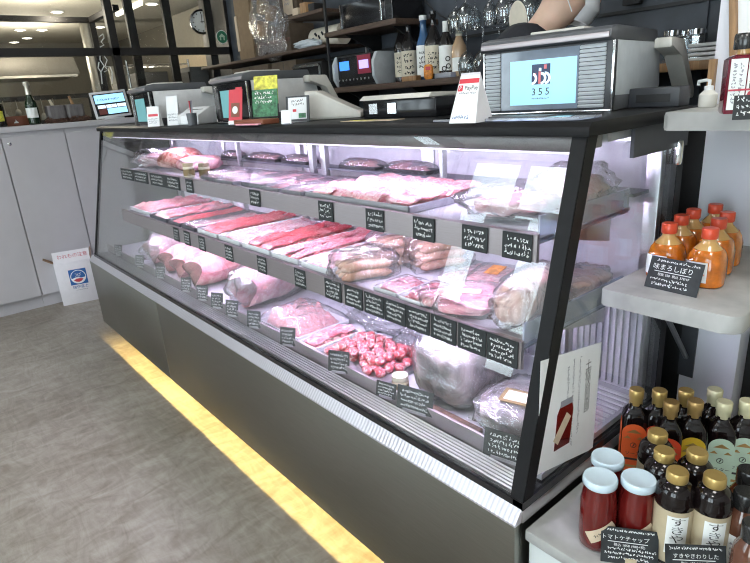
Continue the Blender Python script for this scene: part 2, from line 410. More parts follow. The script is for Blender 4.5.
# ------------------------------------------------------------------ kitchen beyond the partition
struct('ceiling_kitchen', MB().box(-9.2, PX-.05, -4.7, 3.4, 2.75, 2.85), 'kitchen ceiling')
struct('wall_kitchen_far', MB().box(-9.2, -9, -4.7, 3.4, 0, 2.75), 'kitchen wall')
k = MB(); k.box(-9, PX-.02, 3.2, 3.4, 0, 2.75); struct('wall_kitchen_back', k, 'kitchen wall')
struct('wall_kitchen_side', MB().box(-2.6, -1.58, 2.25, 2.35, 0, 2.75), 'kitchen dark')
struct('door_1', MB().box(-4.35, -3.35, 2.5, 2.56, 0, 2.12), 'beige door', None)
struct('trim_2', MB().box(-4.45, -3.25, 2.56, 2.6, 0, 2.6), 'kitchen wall')
# inner frame of the kitchen vestibule
v = MB(); v.box(-2.34, -2.28, -1.5, .93, 2.225, 2.27); v.box(-2.34, -2.28, .9, .95, 1.2, 2.27); v.box(-2.34, -1.55, .9, .95, 2.225, 2.27); v.box(-2.34, -2.28, -1.52, -1.47, 0, 2.27); v.box(-2.34, -2.28, .9, .95, 0, 1.2)
struct('trim_3', v, 'frame black')
def downlight(x, y, z, label, grp, r=.07, name='ceiling_downlight'):
    t = thing(name, label, 'downlight', (x, y, z), 0, grp)
    part('rim', MB().lathe([(r*1.25, 0), (r*1.25, -.012), (r, -.014), (r, -.004)], 24), 'white plastic', t)
    part('lens', MB().lathe([(r, -.012), (r*.6, -.02), (0, -.022)], 24), 'downlight lens', t, label='glowing warm lens')
    return t
KD = [((57,12),'largest kitchen downlight, near the top bar of the glass partition'), ((42,30),'bright kitchen downlight below the upper frame bar'), ((20,30),'dim kitchen downlight farthest to the side'), ((27,38),'kitchen downlight just above the dark middle bar of the partition'), ((15,46),'small far kitchen downlight low over the middle bar'), ((100,27),'kitchen downlight beside the thick black partition post'), ((152,4),'kitchen downlight seen between two slim posts')]
for (u, vv), lb in KD:
    p = at(u, vv, 2, 2.74); x = max(p.x, -8.8); p = at(u, vv, 0, x) if p.x < -8.8 else p
    downlight(p.x, min(p.y, 3.1), 2.748, lb, 'kitchen downlights')
b = MB().box(-5.2, -4.2, 2.1, 2.14, 2.7, 2.7495); solo('light_batten', b, 'batten lens', 'long lit ceiling strip behind the partition posts', 'light strip')
# extraction hood and duct, far counter and shelf of the kitchen
h = thing('extraction_hood', 'long stainless extraction hood hanging in the kitchen', 'hood', (-5.6, -.1, 1.95))
part('canopy', MB().prism_x([(-1.6, 0), (1.55, 0), (1.5, .24), (-1.6, .24)], -.5, .5, .01), 'hood steel', h)
part('duct', MB().box(-.15, .15, -1.4, -1.1, .24, .8, .01), 'kitchen steel', h)
part('lip', MB().box(-.51, .51, -1.6, 1.51, -.03, 0), 'kitchen steel', h)
c = thing('kitchen_counter', 'dark kitchen counter with a steel top below the hood', 'counter', (-5.6, 0, 0))
part('cabinet', MB().box(-.4, .4, -3, 1.8, .0, .95), 'kitchen dark', c); part('top', MB().box(-.42, .42, -3, 1.82, .95, 1.0, .006), 'kitchen steel', c)
sh = thing('wall_shelf', 'black kitchen shelf rack with hanging tools below the hood', 'shelf', (-4.3, 0, 1.62))
part('board', MB().box(-.12, .12, -2.4, 1.35, .0, .05), 'black matt', sh)
for y in (-2.3, 1.3): part('upright', MB().box(-.02, .02, y-.02, y+.02, -1.62, 0), 'black matt', sh)
rnd = random.Random(3)
for i in range(9):
    y = -.2+i*.13; L_ = rnd.uniform(.16, .3)
    b = MB().tube([(0,0,L_), (.01,0,L_*.4)], .006, 6); b.blob((.012,0,L_*.2), (.012,.035,L_*.24), 2, .02, 2, i)
    u = solo('ladle', b, 'kitchen steel', 'steel ladle, %s along the kitchen rack' % ORD[i], 'ladle', 'ladles on the kitchen rack'); u.location = (-4.16, y, 1.62-L_)
col = MB().lathe([(.09, 0), (.09, 2.75)], 24); solo('steel_column', col, 'kitchen steel', 'round pale steel column at the end of the kitchen hood', 'column').location = (-6.2, 1.95, 0)
rk = thing('wire_rack', 'tall steel wire rack with jars beyond the glass partition', 'rack', (-3.2, 1.75, 0))
for sx in (-.2, .2):
    for sy in (-.35, .35): part('upright', MB().lathe([(.012, 0), (.012, 1.95)], 8, 2, (sx, sy, 0)), 'chrome', rk)
for z in (.5, 1.0, 1.45, 1.9):
    b = MB()
    for i in range(9): b.tube([(-.2, -.35+i*.0875, z), (.2, -.35+i*.0875, z)], .004, 5)
    b.tube([(-.2,-.35,z),(-.2,.35,z)], .006, 5); b.tube([(.2,-.35,z),(.2,.35,z)], .006, 5)
    part('shelf', b, 'chrome', rk)
for i, (dy, r, hh, m, lb) in enumerate([(-.25,.06,.2,'cream plastic','cream tub on the kitchen wire rack'),(-.08,.05,.16,'kitchen steel','steel canister on the kitchen wire rack'),(.1,.07,.13,'brown leather','brown jar on the kitchen wire rack'),(.26,.05,.22,'white plastic','tall white tub on the kitchen wire rack')]):
    t = thing('storage_tub', lb, 'tub', (-3.2, 1.75+dy, 1.456)); part('body', MB().lathe([(r*.9,0),(r,hh*.9)], 20), m, t); part('lid', MB().lathe([(r*1.06,hh*.9),(r*1.06,hh),(0,hh)], 20), 'white plastic', t)
kp = thing('kitchen_partition', 'dark upright kitchen cabinet standing by the beige door', 'cabinet', (-3.0, 2.1, 0)); part('body', MB().box(-.12,.25,-.1,.12,0,1.85,.004), 'kitchen dark', kp); part('door', MB().box(-.1,.23,-.115,-.1,.05,1.8), 'black matt', kp)
def unit(x, y, w, d, h, m, name, label, cat):
    t = thing(name, label, cat, (x, y, 0)); part('body', MB().box(-w/2, w/2, -d/2, d/2, 0, h, .005), m, t)
    for z0, z1 in ((.08, h*.5-.01), (h*.5+.01, h-.04)):
        dd = part('door', MB().box(w/2, w/2+.015, -d/2+.02, d/2-.02, z0, z1, .003), m, t); part('handle', MB().box(w/2+.015, w/2+.035, -d/2+.05, -d/2+.07, (z0+z1)/2-.12, (z0+z1)/2+.12, .004), 'chrome', dd)
unit(-5.4, 2.45, .6, .42, 1.95, 'kitchen dark', 'tall_fridge', 'tall dark kitchen fridge seen between the slim partition posts', 'fridge')
unit(-6.3, 2.35, .6, .5, 2.1, 'kitchen steel', 'steel_cabinet', 'tall steel kitchen cabinet behind the wire rack', 'cabinet')
# round wall clock
cp = at(202, 22, 1, 2.2)
ck = thing('wall_clock', 'round black rimmed wall clock with white face behind the partition', 'clock', cp)
ck.rotation_euler = (PI/2, 0, 1.1)
part('rim', MB().lathe([(.112,-.02),(.128,-.02),(.132,.02),(.124,.035),(.108,.03),(.108,.0)], 40), 'black gloss', ck)
part('face', MB().lathe([(.11,-.015),(.11,.01),(0,.01)], 40), 'paper', ck)
for a, L_, wd in ((.05, .078, .006), (PI/2+.03, .055, .008)):
    part('hand', MB(Matrix.Rotation(-a, 4, 'Z')).box(-wd/2, wd/2, -.015, L_, .013, .016), 'black ink', ck)
b = MB()
for i in range(12):
    b.T = Matrix.Rotation(i*PI/6, 4, 'Z'); b.box(-.004, .004, .083, .1, .011, .014)
part('hour_marks', b, 'black ink', ck)
bk = MB().box(cp.x-.12, cp.x+.15, 2.24, 2.27, 0, 2.75); solo('clock_post', bk, 'kitchen dark', 'dark post that carries the round clock', 'post')
# green sticker and a white line drawing on the partition glass
sp = at(222, 37, 0, PX+.001)
st = thing('glass_sticker', 'round green sticker with a white ring on the partition glass', 'sticker', sp); st.rotation_euler = (PI/2, 0, PI/2)
part('disc', MB().lathe([(.058,.0005),(.058,.002),(0,.002)], 32), 'sticker green', st)
part('ring', MB().lathe([(.052,.002),(.058,.002),(.058,.0035),(.052,.0035),(.052,.002)], 32, cap=False), 'label white', st)
b = MB(); b.prism([(-.03,.005),(.0,.03),(.03,.005),(.022,-.002),(-.022,-.002)], .002, .0035); b.box(-.024,-.012,-.028,-.002,.002,.0035); b.box(.012,.024,-.028,-.002,.002,.0035)
part('emblem', b, 'mint label', st)
def gp(u, v): p = at(u, v, 0, PX+.001); return (PX+.004, p.y, p.z)
b = MB()
for ln in ([(99,37),(103,34),(104,38),(101,42),(104,45),(100,47)],[(100,52),(100,60),(104,66),(101,72),(102,84)],[(104,56),(107,60),(105,66),(110,67),(112,72),(112,84)],[(99,62),(98,68),(101,72)],[(104,66),(108,70),(104,72)]):
    b.tube([gp(*q) for q in ln], .0045, 5)
solo('glass_drawing', b, 'label white', 'white outline drawing on the partition glass above the tablet', 'drawing')
# ------------------------------------------------------------------ cabinets on the left
CX = -1.14
def cabinet(y0, y1, label, knob):
    t = thing('cupboard', label, 'cabinet', ((CX+PX)/2, (y0+y1)/2, 0), 0, 'white cupboards under the worktop')
    cx, cy = (CX+PX)/2, (y0+y1)/2
    part('carcass', MB().box(PX+.002, CX-.02, y0+.001, y1-.001, .1, 1.33), 'white laminate', t, world=True)
    part('plinth', MB().box(PX+.002, CX-.05, y0+.001, y1-.001, 0, .1), 'white laminate', t, world=True)
    d = part('door', MB().box(CX-.019, CX, y0+.004, y1-.004, .105, 1.3, .001), 'white laminate', t, None, world=True)
    if knob:
        o = part('lock', MB(frame((CX, y0+.045, 1.255), (0,1,0), (0,0,1))).lathe([(.012,0),(.012,.003),(.009,.005),(0,.005)], 18), 'chrome', d, world=True, label='small round metal lock')
ys = [-1.44, -1.02, -.6, -.184, .236, .66, 1.08, 1.48, 1.88]
cl = ['white cupboard far to the side of the worktop', 'second white cupboard, beyond the picture edge', 'third white cupboard, beside the one left of the lock', 'flat white cupboard at the picture edge, left of the one with a lock',
      'flat white cupboard with a small round lock, behind the carton', 'white cupboard next to the glass case, half hidden by it', 'white cupboard hidden behind the case, next but one to the wall', 'white cupboard in the corner of the back wall']
ys = [-1.02, -.6, -.184, .236, .66, 1.08, 1.48, 1.88]; cl = cl[1:]
lab = {2: 'white cupboard with a small round lock, standing behind the carton', 3: 'white cupboard beside the far end of the glass case', 1: 'white cupboard cut by the picture edge, beside the one with the lock'}
for i in range(len(ys)-1):
    if i in lab: cabinet(ys[i], ys[i+1], lab[i], i == 2)
ct = thing('worktop', 'long white worktop on the cupboards with bottles and a tablet', 'worktop', (-1.3, .3, 1.332))
part('slab', MB().box(PX+.003, CX+.012, -1.3, 1.88, 1.332, 1.372, .003), 'white laminate', ct, world=True)
WT = 1.373
# carton on the floor in front of the cupboard
CN = frame((-1.03, .055, 0), (.045, .23, 0), (0, 0, 1))     # local x along the cupboards, y up, z to the customer
t = thing('carton', 'white carton with a blue logo and red writing on the floor by the case', 'carton', (-1.03, .055, 0))
cw, chh, cdp = .26, .345, .1
part('body', MB(CN).box(-cw/2, cw/2, 0, chh, -cdp, 0, .002), 'white card', t, world=True)
part('flap', MB(CN @ Matrix.Translation((0, chh, -.002)) @ Matrix.Rotation(-.35, 4, 'X')).box(-cw/2+.004, cw/2, 0, .085, -.003, 0), 'white card', t, world=True, label='raised top flap with red writing')
part('side_flap', MB(CN @ Matrix.Translation((-cw/2, chh, -cdp/2)) @ Matrix.Rotation(.95, 4, 'Z')).box(-.003, 0, 0, .075, -.045, .045), 'oak wood', t, world=True, label='open brown side flap')
part('side_flap', MB(CN @ Matrix.Translation((cw/2, chh, -cdp/2)) @ Matrix.Rotation(-.2, 4, 'Z')).box(0, .003, 0, .075, -.045, .045), 'oak wood', t, world=True, label='open brown side flap')
F2 = CN @ Matrix.Translation((0, chh, -.002)) @ Matrix.Rotation(-.35, 4, 'X')
lettering('われもの注意', .036, F2 @ Matrix.Translation((.01, .042, .0015)), t, 'red ink')
E1 = CN @ Matrix.Translation((.018, .215, .0008))
part('logo_square', MB(E1).box(-.062, .062, -.062, .062, 0, .0008), 'blue ink', t, None, world=True)
part('logo_ring', MB(E1).lathe([(.05,.0009),(.055,.0009),(.055,.0016),(.05,.0016),(.05,.0009)], 36, cap=False), 'paper', t, world=True)
b = MB(E1); b.prism([(-.049,-.012),(-.02,-.003),(0,-.004),(.02,-.012),(.05,-.008),(.042,-.028),(.022,-.046),(0,-.051),(-.022,-.046),(-.042,-.028)], .0009, .0013); part('logo_white', b, 'paper', t, None, world=True)
b = MB(E1); b.prism([(-.036,-.024),(-.015,-.014),(.01,-.014),(.034,-.02),(.02,-.036),(0,-.043),(-.02,-.038)], .0014, .0018); part('logo_red', b, 'red ink', t, None, world=True)
b = MB(E1)
for k_, (x, y, a) in enumerate([(-.012,.008,.4),(0,.02,.9),(.012,.01,.2),(.002,.004,-.3),(.016,.024,.6),(-.012,.024,-.5)]):
    b.T = E1 @ Matrix.Translation((x, y, 0)) @ Matrix.Rotation(a, 4, 'Z'); b.box(-.008, .008, -.0015, .0015, .0009, .0014)
part('logo_lines', b, 'label white', t, None, world=True)
lettering('瑞伊富士', .028, CN @ Matrix.Translation((.02, .132, .001)), t, 'blue ink')
part('small_writing', scribble(MB(CN @ Matrix.Translation((.024, .108, 0))), .085, .014, 1, 4), 'grey ink', t, None, world=True)
# ================================================================== THE GLASS MEAT CASE
L = 3.2; ZB, ZT, YT = .585, 1.318, .19
YB = .62                                        # back of the case
case = thing('display_case', 'long glass fronted refrigerated meat case with steel base and yellow light under it', 'display case', (1.6, .3, 0))
def cp_(name, b, m, smooth=35, label=None): return part(name, b, m, case, smooth, label, True)
def gy(z): return YT*(z-.571)/(1.329-.571)      # front glass: y at height z
cp_('plinth', MB().box(.05, L-.05, .1, .56, 0, .27), 'black matt', label='dark recessed plinth')
cp_('carcass', MB().box(-.035, L-.003, .0, YB, .27, .56), 'charcoal', label='insulated box of the base')
cp_('front_panel', MB().box(-.06, 1.1, -.022, -.002, .126, .541, .0015), 'brushed steel', label='brushed steel front panel, far piece')
cp_('front_panel', MB().box(1.1015, L, -.022, -.002, .126, .541, .0015), 'brushed steel', label='brushed steel front panel, near piece')
cp_('side_panel', MB().box(L-.003, L, -.002, YB, .126, .541), 'brushed steel'); cp_('side_panel', MB().box(-.06, -.037, -.002, YB, .126, .541), 'brushed steel')
cp_('trim_rail', MB().prism_x([(0, .574), (-.022, .546), (-.022, .541), (.02, .541), (.02, .574)], -.06, L), 'reflection stripe trim', label='bright sloping reflection stripe trim')
cp_('end_trim', MB().box(L-.02, L+.004, .0, YB, .541, .572, .002), 'satin steel')
cp_('gasket', MB().box(-.02, L+.002, .0, .012, .574, .59), 'black gloss'); cp_('gasket', MB().box(L-.022, L+.003, .0, YB, .572, .592), 'black gloss')
cp_('kick_light', MB().box(.02, L-.03, .05, .062, .255, .268), 'kick led', label='warm yellow light strip under the base')
def slant(x0, x1, t0, t1, z0=ZB, z1=ZT):        # a bar or sheet lying along the slanted front
    return MB().prism_x([(gy(z0)+t0, z0), (gy(z0)+t1, z0), (gy(z1)+t1, z1), (gy(z1)+t0, z1)], x0, x1)
cp_('front_glass', slant(.004, L-.004, .0, .006), 'clear glass', None, 'large slanted front glass')
cp_('corner_post', slant(L-.03, L+.001, -.003, .012), 'black frame', label='black edge of the front glass, near end')
cp_('corner_post', slant(0, .022, -.003, .012), 'black frame', label='black edge of the front glass, far end')
cp_('corner_post', slant(L-.004, L+.002, .0, .034), 'black frame', label='black edge of the end glass')
end = [(gy(ZB)+.008, ZB+.004), (gy(ZT)+.008, ZT), (YB-.03, ZT), (YB-.03, ZB+.004)]
cp_('end_glass', MB().prism_x(end, L-.006, L), 'side glass', None, 'clear glass of the near end'); cp_('end_glass', MB().prism_x(end, 0, .006), 'side glass', None, 'clear glass of the far end')
cp_('back_post', MB().box(L-.03, L+.001, YB-.03, YB, .57, ZT), 'black frame'); cp_('back_post', MB().box(0, .03, YB-.03, YB, .57, ZT), 'black frame')
cp_('top_slab', MB().prism_x([(.172, 1.318), (.172, 1.336), (.185, 1.345), (.66, 1.345), (.66, 1.318)], -.02, L+.012, .002), 'black frame', label='glossy black top')
cp_('end_cover', MB().box(L-.002, L+.006, .36, YB, 1.257, 1.318), 'charcoal', label='dark grey cover at the end of the top')
cp_('lamp_housing', MB().box(.03, L-.03, .2, .3, 1.285, 1.316, .004), 'housing'); cp_('lamp_strip', MB().box(.06, L-.06, .235, .27, 1.277, 1.284), 'led white')
cp_('ceiling_panel', MB().box(.02, L-.02, .3, YB-.03, 1.296, 1.316), 'white enamel')
# back doors
for i in range(4):
    x0 = .03+i*.786; x1 = x0+.786; yo = .0 if i % 2 else .014
    d = cp_('door', MB().box(x0+.02, x1-.02, .574+yo, .584+yo, .62, 1.29), 'white enamel', None)
    b = MB(); b.box(x0, x0+.035, .566+yo, .589+yo, .6, 1.3, .002); b.box(x1-.035, x1, .566+yo, .589+yo, .6, 1.3, .002); b.box(x0, x1, .566+yo, .589+yo, .6, .63); b.box(x0, x1, .566+yo, .589+yo, 1.27, 1.3)
    part('door_frame', b, 'satin steel', d, world=True)
cp_('door_handle', MB().lathe([(0,0),(.008,.003),(.01,.01),(.01,.05),(.008,.057),(0,.06)], 12, 2, (L+.008, .571, 1.215)), 'chrome', label='small steel pull at the end')
# posts that carry the shelves
for x, wd in ((.35, .012), (1.17, .012), (1.815, .03), (1.9, .03), (2.54, .014), (3.0, .012)):
    cp_('shelf_post', MB().box(x-wd/2, x+wd/2, .478, .5, .6, 1.29, .002), 'satin steel')
# shelves
SX0, SX1 = .56, 3.15
def shelf(y0, z, rail0, rail1, name):
    s = cp_(name, MB().box(SX0, SX1, y0, .475, z-.008, z), 'white enamel', None)
    part('front_rail', MB().prism_x([(y0-.011, rail0), (y0-.001, rail0-.003), (y0+.0, rail1+.002), (y0-.008, rail1)], SX0, SX1), 'rail steel', s, world=True)
    part('light_strip', MB().box(SX0+.03, SX1-.03, y0+.02, y0+.035, z-.022, z-.0085), 'led white', s, world=True)
    part('end_guard', MB().box(SX1-.005, SX1, y0, .47, z-.012, z+.045), 'acrylic', s, None, 'clear blue edged acrylic end guard', True)
    for x in (.62, 1.17, 1.85, 2.54, 3.1):
        part('bracket', MB().prism_x([(.478, z-.09), (.478, z-.009), (y0+.05, z-.009), (y0+.05, z-.02)], x-.004, x+.004), 'satin steel', s, world=True)
S1, S2 = 1.128, .914
shelf(.116, S1, 1.08, 1.136, 'upper_shelf'); shelf(.07, S2, .861, .921, 'lower_shelf')
cp_('rear_ledge', MB().box(SX0, SX1, .49, .566, 1.148, 1.156), 'grey tray', label='narrow dark ledge at the back of the upper shelf')
DK = .612
cp_('deck', MB().box(.03, L-.01, .085, .565, .596, DK), 'white enamel'); cp_('deck_lip', MB().box(.03, L-.03, .076, .084, .594, .641, .001), 'rail steel')
b = MB(); b.box(.03, L-.03, .012, .076, .576, .588)
cp_('grille_bed', b, 'rail steel')
for i in range(6): cp_('grille_bar', MB().box(.03, L-.03, .015+i*.0103, .0215+i*.0103, .588, .598, .002, 1), 'satin steel')
g = cp_('rear_grille', MB().box(.05, L-.03, .548, .562, DK, .86), 'white enamel', label='white ribbed air grille at the back')
b = MB()
for i in range(170): b.box(.06+i*.0183, .066+i*.0183, .538, .548, DK+.01, .85)
part('rib', b, 'white enamel', g, None, world=True)
b = MB()
for i in range(17): b.box(2.93, 3.18, .12+i*.024, .128+i*.024, DK, DK+.006)
cp_('deck_ribs', b, 'white plastic', label='ribbed white deck plate at the near end')
# light sources inside the case (the strips above) and under the base
LC = (.8, .7, 1)
area('case_lamp_top', (1.6, .252, 1.274), (.6, 0, 0), 3.0, 17, LC, .03)
area('case_lamp_upper_shelf', (1.85, .145, 1.103), (.35, 0, 0), 2.5, 11, LC, .014)
area('case_lamp_lower_shelf', (1.85, .1, .889), (.35, 0, 0), 2.5, 15, LC, .014)
area('kick_lamp', (1.6, .04, .252), (-.12, 0, 0), 3.1, 16, (1, .72, .24), .014)
# ------------------------------------------------------------------ price cards
def price_card(loc, w, h, tilt, seed, label, group, holder=None, rz=0, rows=4):
    t = thing('price_card', label, 'price card', loc, rz, group)
    T = Matrix.Rotation(PI/2-tilt, 4, 'X')
    part('card', MB(T).box(-w/2, w/2, 0, h, -.0015, 0), 'chalkboard', t)
    part('chalk_writing', scribble(MB(T), w*.84, h*.8, rows, seed, .0015, .0006, -w*.42, h*.1), 'chalk', t, None)
    if holder: part('holder', MB().box(-w*.32, w*.32, -.001, .012, -.004, .004), 'satin steel', t)
    return t
def cname(i, n, where):
    k = i if i < n/2 else n-1-i
    e = 'far' if i < n/2 else 'near'
    return 'black chalk price card, %s from the %s end %s' % (ORD[k], e, where)
ux = [.64, .85, 1.083, 1.264, 1.45, 2.012, 2.434, 2.655, 2.836, 2.993, 3.104]
for i, x in enumerate(ux):
    wd = .17 if i < 4 else .075; price_card((x, .1015, 1.079), .2 if i in (0, 1, 2) else (.16 if i == 3 else .072), .056, .05, 100+i, cname(i, len(ux), 'of the upper shelf rail'), 'price cards on the upper shelf', rows=3)
lx = [1.321, 1.441, 1.592, 1.835, 2.084, 2.324, 2.498, 2.595, 2.683, 2.766, 2.849, 2.934, 3.02, 3.103]
for i, x in enumerate(lx):
    price_card((x, .0565, .86), .062 if i < 6 else .08, .06, .05, 200+i, cname(i, len(lx), 'of the lower shelf rail'), 'price cards on the lower shelf', rows=4)
dx = [.3, .675, .978, 1.305, 1.481, 1.629, 1.766, 1.945, 2.186, 2.481, 2.70, 2.814, 3.11]
for i, x in enumerate(dx):
    wd, hh = (.056, .058) if i < 9 else ((.066, .062) if i == 9 else ((.06, .04) if i == 10 else (.1, .06)))
    price_card((x, .062, .618), wd*1.1, hh*1.08, .22, 300+i, cname(i, len(dx), 'of the deck edge below'), 'price cards on the deck edge', True, .45 if i < 10 else .25, rows=4)
# ------------------------------------------------------------------ meat
def heap(x0, x1, y0, y1, z, h, seed, rows=5, along='y', rough=.17, n=56, fold=1.0):
    """slices laid in overlapping rows: a closed rippled mound (world coordinates)"""
    off = Vector((seed*5.1, seed*2.3, 0))
    m = max(8, int(n*(y1-y0)/max(.05, (x1-x0)))) if (x1-x0) > (y1-y0) else n
    m = min(m, 60)
    def fn(u, v):
        x = x0+(x1-x0)*u; y = y0+(y1-y0)*v
        e = min(1, min(u, 1-u)*7)*min(1, min(v, 1-v)*7); e = math.sqrt(max(0, e))
        q = Vector((x*22, y*22, 0))+off
        ph = (u if along == 'x' else v)*rows + .22*noise.noise(q*.8)
        s = (ph % 1.0); ridge = (1-s)**.8*.62+.2
        zz = h*1.15*(ridge*fold+(1-fold)*.6+rough*noise.fractal(q*1.6, 1, 2, 3))
        jx = .006*noise.noise(q+Vector((9,0,0))); jy = .006*noise.noise(q+Vector((0,9,0)))
        return (x+jx, y+jy, z+.002+max(0, zz)*e)
    return MB().grid(n, m, fn)
def lay_slices(b, x0, x1, y0, y1, z, h, seed, step=.017):
    """thin slices leaning on one another in a row that runs back into the case"""
    rnd = random.Random(seed); y = y1-.03; w = x1-x0
    while y > y0+.004:
        tilt = rnd.uniform(.35, .75); ln = rnd.uniform(.042, .06)*(1 if h > .02 else .8); xa = x0+rnd.uniform(0, .12)*w; xb = x1-rnd.uniform(0, .12)*w; off = Vector((seed*3.7, y*40, 0)); sk = rnd.uniform(-.012, .012)
        def fn(u, v):
            n = noise.noise(Vector((u*3.2, v*1.5, 0))+off); e = .86+.14*math.sin(u*PI)
            d = ln*v*e
            return (xa+(xb-xa)*u+sk*v+.004*n, max(y0-.004, y-.01+math.cos(tilt)*d+.007*n), z+.004+h*.25+math.sin(tilt)*d*(h/.03)*.62*(1-.35*v)+.006*n*v)
        b.grid(9, 5, fn); y -= step*rnd.uniform(.75, 1.2)
    return b
def tray_mesh(x0, x1, y0, y1, z, h=.02, lip=.006):
    b = MB()
    b.box(x0+.006, x1-.006, y0+.006, y1-.006, z+.0005, z+.003)
    for a in ((x0, x1, y0, y0+.005), (x0, x1, y1-.005, y1), (x0, x0+.005, y0, y1), (x1-.005, x1, y0, y1)): b.box(*a, z+.0005, z+h, .0015, 1)
    return b
def film_mesh(x0, x1, y0, y1, z, h, seed, amp=.006):
    off = Vector((seed*3.3, seed, 0))
    return MB().grid(26, 20, lambda u, v: (x0+(x1-x0)*u, y0+(y1-y0)*v, z+h*min(1, 5*min(u, 1-u), 5*min(v, 1-v))**.5+amp*noise.fractal(Vector((u*7, v*7, 0))+off, 1, 2, 3)*min(1, 6*min(u, 1-u, v, 1-v))))
def meat_pack(x0, x1, y0, y1, z, label, m='sliced pork', tray='white tray', h=.025, rows=4, along='x', seed=1, group='trays of sliced meat', film=True, th=.018, name='meat_tray', pieces=1, fold=1.0, tilt=0):
    t = thing(name, label, 'meat tray', ((x0+x1)/2, (y0+y1)/2, z), 0, group)
    part('tray', tray_mesh(x0, x1, y0, y1, z, th), tray, t, world=True)
    for k in range(pieces):
        a0 = x0+.012+(x1-x0-.024)*k/pieces; a1 = x0+.012+(x1-x0-.024)*(k+1)/pieces-(.008 if pieces > 1 else 0)
        b = heap(a0, a1, y0+.012, y1-.012, z+.003, h*.5, seed+k, rows, along, fold=fold); nr = max(1, round((a1-a0)/.1))
        for r in range(nr): lay_slices(b, a0+(a1-a0)*r/nr+.002, a0+(a1-a0)*(r+1)/nr-.002, y0+.014, y1-.014, z+.003, h, seed*7+k*3+r)
        part('meat_slices', b, m, t, 60, world=True)
    if film: part('film', film_mesh(x0+.002, x1-.002, y0+.002, y1-.002, z+th, h*.75, seed), 'cling film', t, 80, world=True)
    if tilt: t.rotation_euler = (0, tilt, 0)
    return t
G1 = 'meat packs on the upper shelf'; G2 = 'meat trays on the lower shelf'
# upper shelf --------------------------------------------------------
# bag of ham and a cut ham at the far end
def lump(name, label, cat, c, rad, m, seed, amp=.1, freq=1.6, pw=2.2, rot=None, group=None, bag=None, cut=None, sub=4, bagm='plastic bag'):
    t = thing(name, label, cat, (c[0], c[1], c[2]-rad[2]), 0, group)
    b = MB().blob(c, rad, sub, amp, freq, seed, pw, rot)
    part('meat', b, m, t, 80, world=True)
    if cut:
        for (cx, cy, cz, nx, ny, nz, r, cm) in cut:
            n = Vector((nx, ny, nz)).normalized(); u = n.orthogonal().normalized(); T = frame(Vector((cx, cy, cz)), u, n.cross(u))
            q = MB(T); q.grid(14, 24, lambda a, w: (r*(a+.001)*math.cos(w*2*PI)*(1+.12*math.sin(3*w*2*PI+seed)), r*(a+.001)*.85*math.sin(w*2*PI)*(1+.1*math.cos(2*w*2*PI)), .012*(1-a*a)+.002*noise.noise(Vector((a*9, w*20, seed)))))
            part('cut_face', q, cm, t, 80, 'flat dark red cut face', True)
    if bag:
        q = MB().blob((c[0]+bag[0], c[1]+bag[1], c[2]+bag[2]), bag[3], 4, .22, 2.6, seed+9, 2.6, rot); part('bag', q, bagm, t, 80, 'crumpled clear bag', True)
    return t
lump('ham_joint', 'large cut of raw ham with a red face, far end of the upper shelf', 'meat', (.93, .29, S1+.052), (.1, .11, .05), 'raw ham', 3, .12, 1.8)
lump('ham_slab', 'pale slab of ham leaning beside the red cut ham on the upper shelf', 'meat', (1.1, .31, S1+.035), (.11, .1, .034), 'leg fat', 5, .1, 2, 2.6)
lump('bagged_meat', 'pale meat in a crumpled clear bag at the far end of the upper shelf', 'meat', (.72, .26, S1+.04), (.09, .1, .035), 'leg fat', 8, .15, 2, bag=(0, 0, .012, (.13, .13, .05)))
def small_jar(x, y, z, label, grp, r=.024, h=.062, m='label cream'):
    t = thing('spice_jar', label, 'jar', (x, y, z), 0, grp)
    part('glass', MB().lathe([(r*.85,0),(r,.004),(r,h*.7),(r*.85,h*.78)], 20), m, t); part('lid', MB().lathe([(r*.92,h*.76),(r*.95,h*.78),(r*.95,h),(0,h+.001)], 20), 'label cream' if m != 'label cream' else 'tan label', t)
    part('label', MB().lathe([(r*1.02,h*.15),(r*1.02,h*.6)], 20, cap=False), 'label brown', t)
small_jar(1.33, .16, S1, 'small cream lidded jar on the upper shelf, nearer the far end of a pair', 'jars on the upper shelf'); small_jar(1.425, .19, S1, 'small cream lidded jar on the upper shelf, right one of a pair', 'jars on the upper shelf')
for i, (x0, x1, y0, y1, m, tr, lb) in enumerate([
    (1.47, 1.62, .15, .34, 'pale slices', 'silver tray', 'silver film wrapped meat pack just behind the pair of small jars'),
    (1.64, 1.8, .13, .36, 'pale slices', 'silver tray', 'silver film wrapped meat pack, second from the small jars'),
    (1.83, 2.0, .15, .4, 'pale slices', 'silver tray', 'pink meat pack in the middle of the upper shelf before the wide steel posts'),
    (2.02, 2.13, .13, .36, 'sliced pork', 'silver tray', 'slanting silver pack with pink meat on the upper shelf'),
    (2.15, 2.27, .13, .4, 'pale slices', 'silver tray', 'long silver pack beside the largest heap of slices')]):
    meat_pack(x0, x1, y0, y1, S1+.001, lb, m, tr, .02, 3, 'x', 11+i, G1, th=.016)
meat_pack(2.29, 2.76, .13, .46, S1+.001, 'largest tray on the upper shelf heaped with pale pink slices', 'pale slices', 'silver tray', .045, 9, 'x', 31, G1, th=.02, film=False)
lump('bagged_ham', 'pale bagged meat behind the window reflection on the upper shelf', 'meat', (2.98, .26, S1+.03), (.09, .09, .026), 'leg fat', 15, .12, 2, bag=(.0, 0, .008, (.12, .12, .038)))
lump('wrapped_meat', 'big cloudy bag of pale meat at the near end of the upper shelf', 'meat', (3.075, .36, S1+.045), (.06, .1, .04), 'cooked ham', 17, .12, 2, bag=(0, 0, .01, (.07, .12, .058)), bagm='cloudy bag')
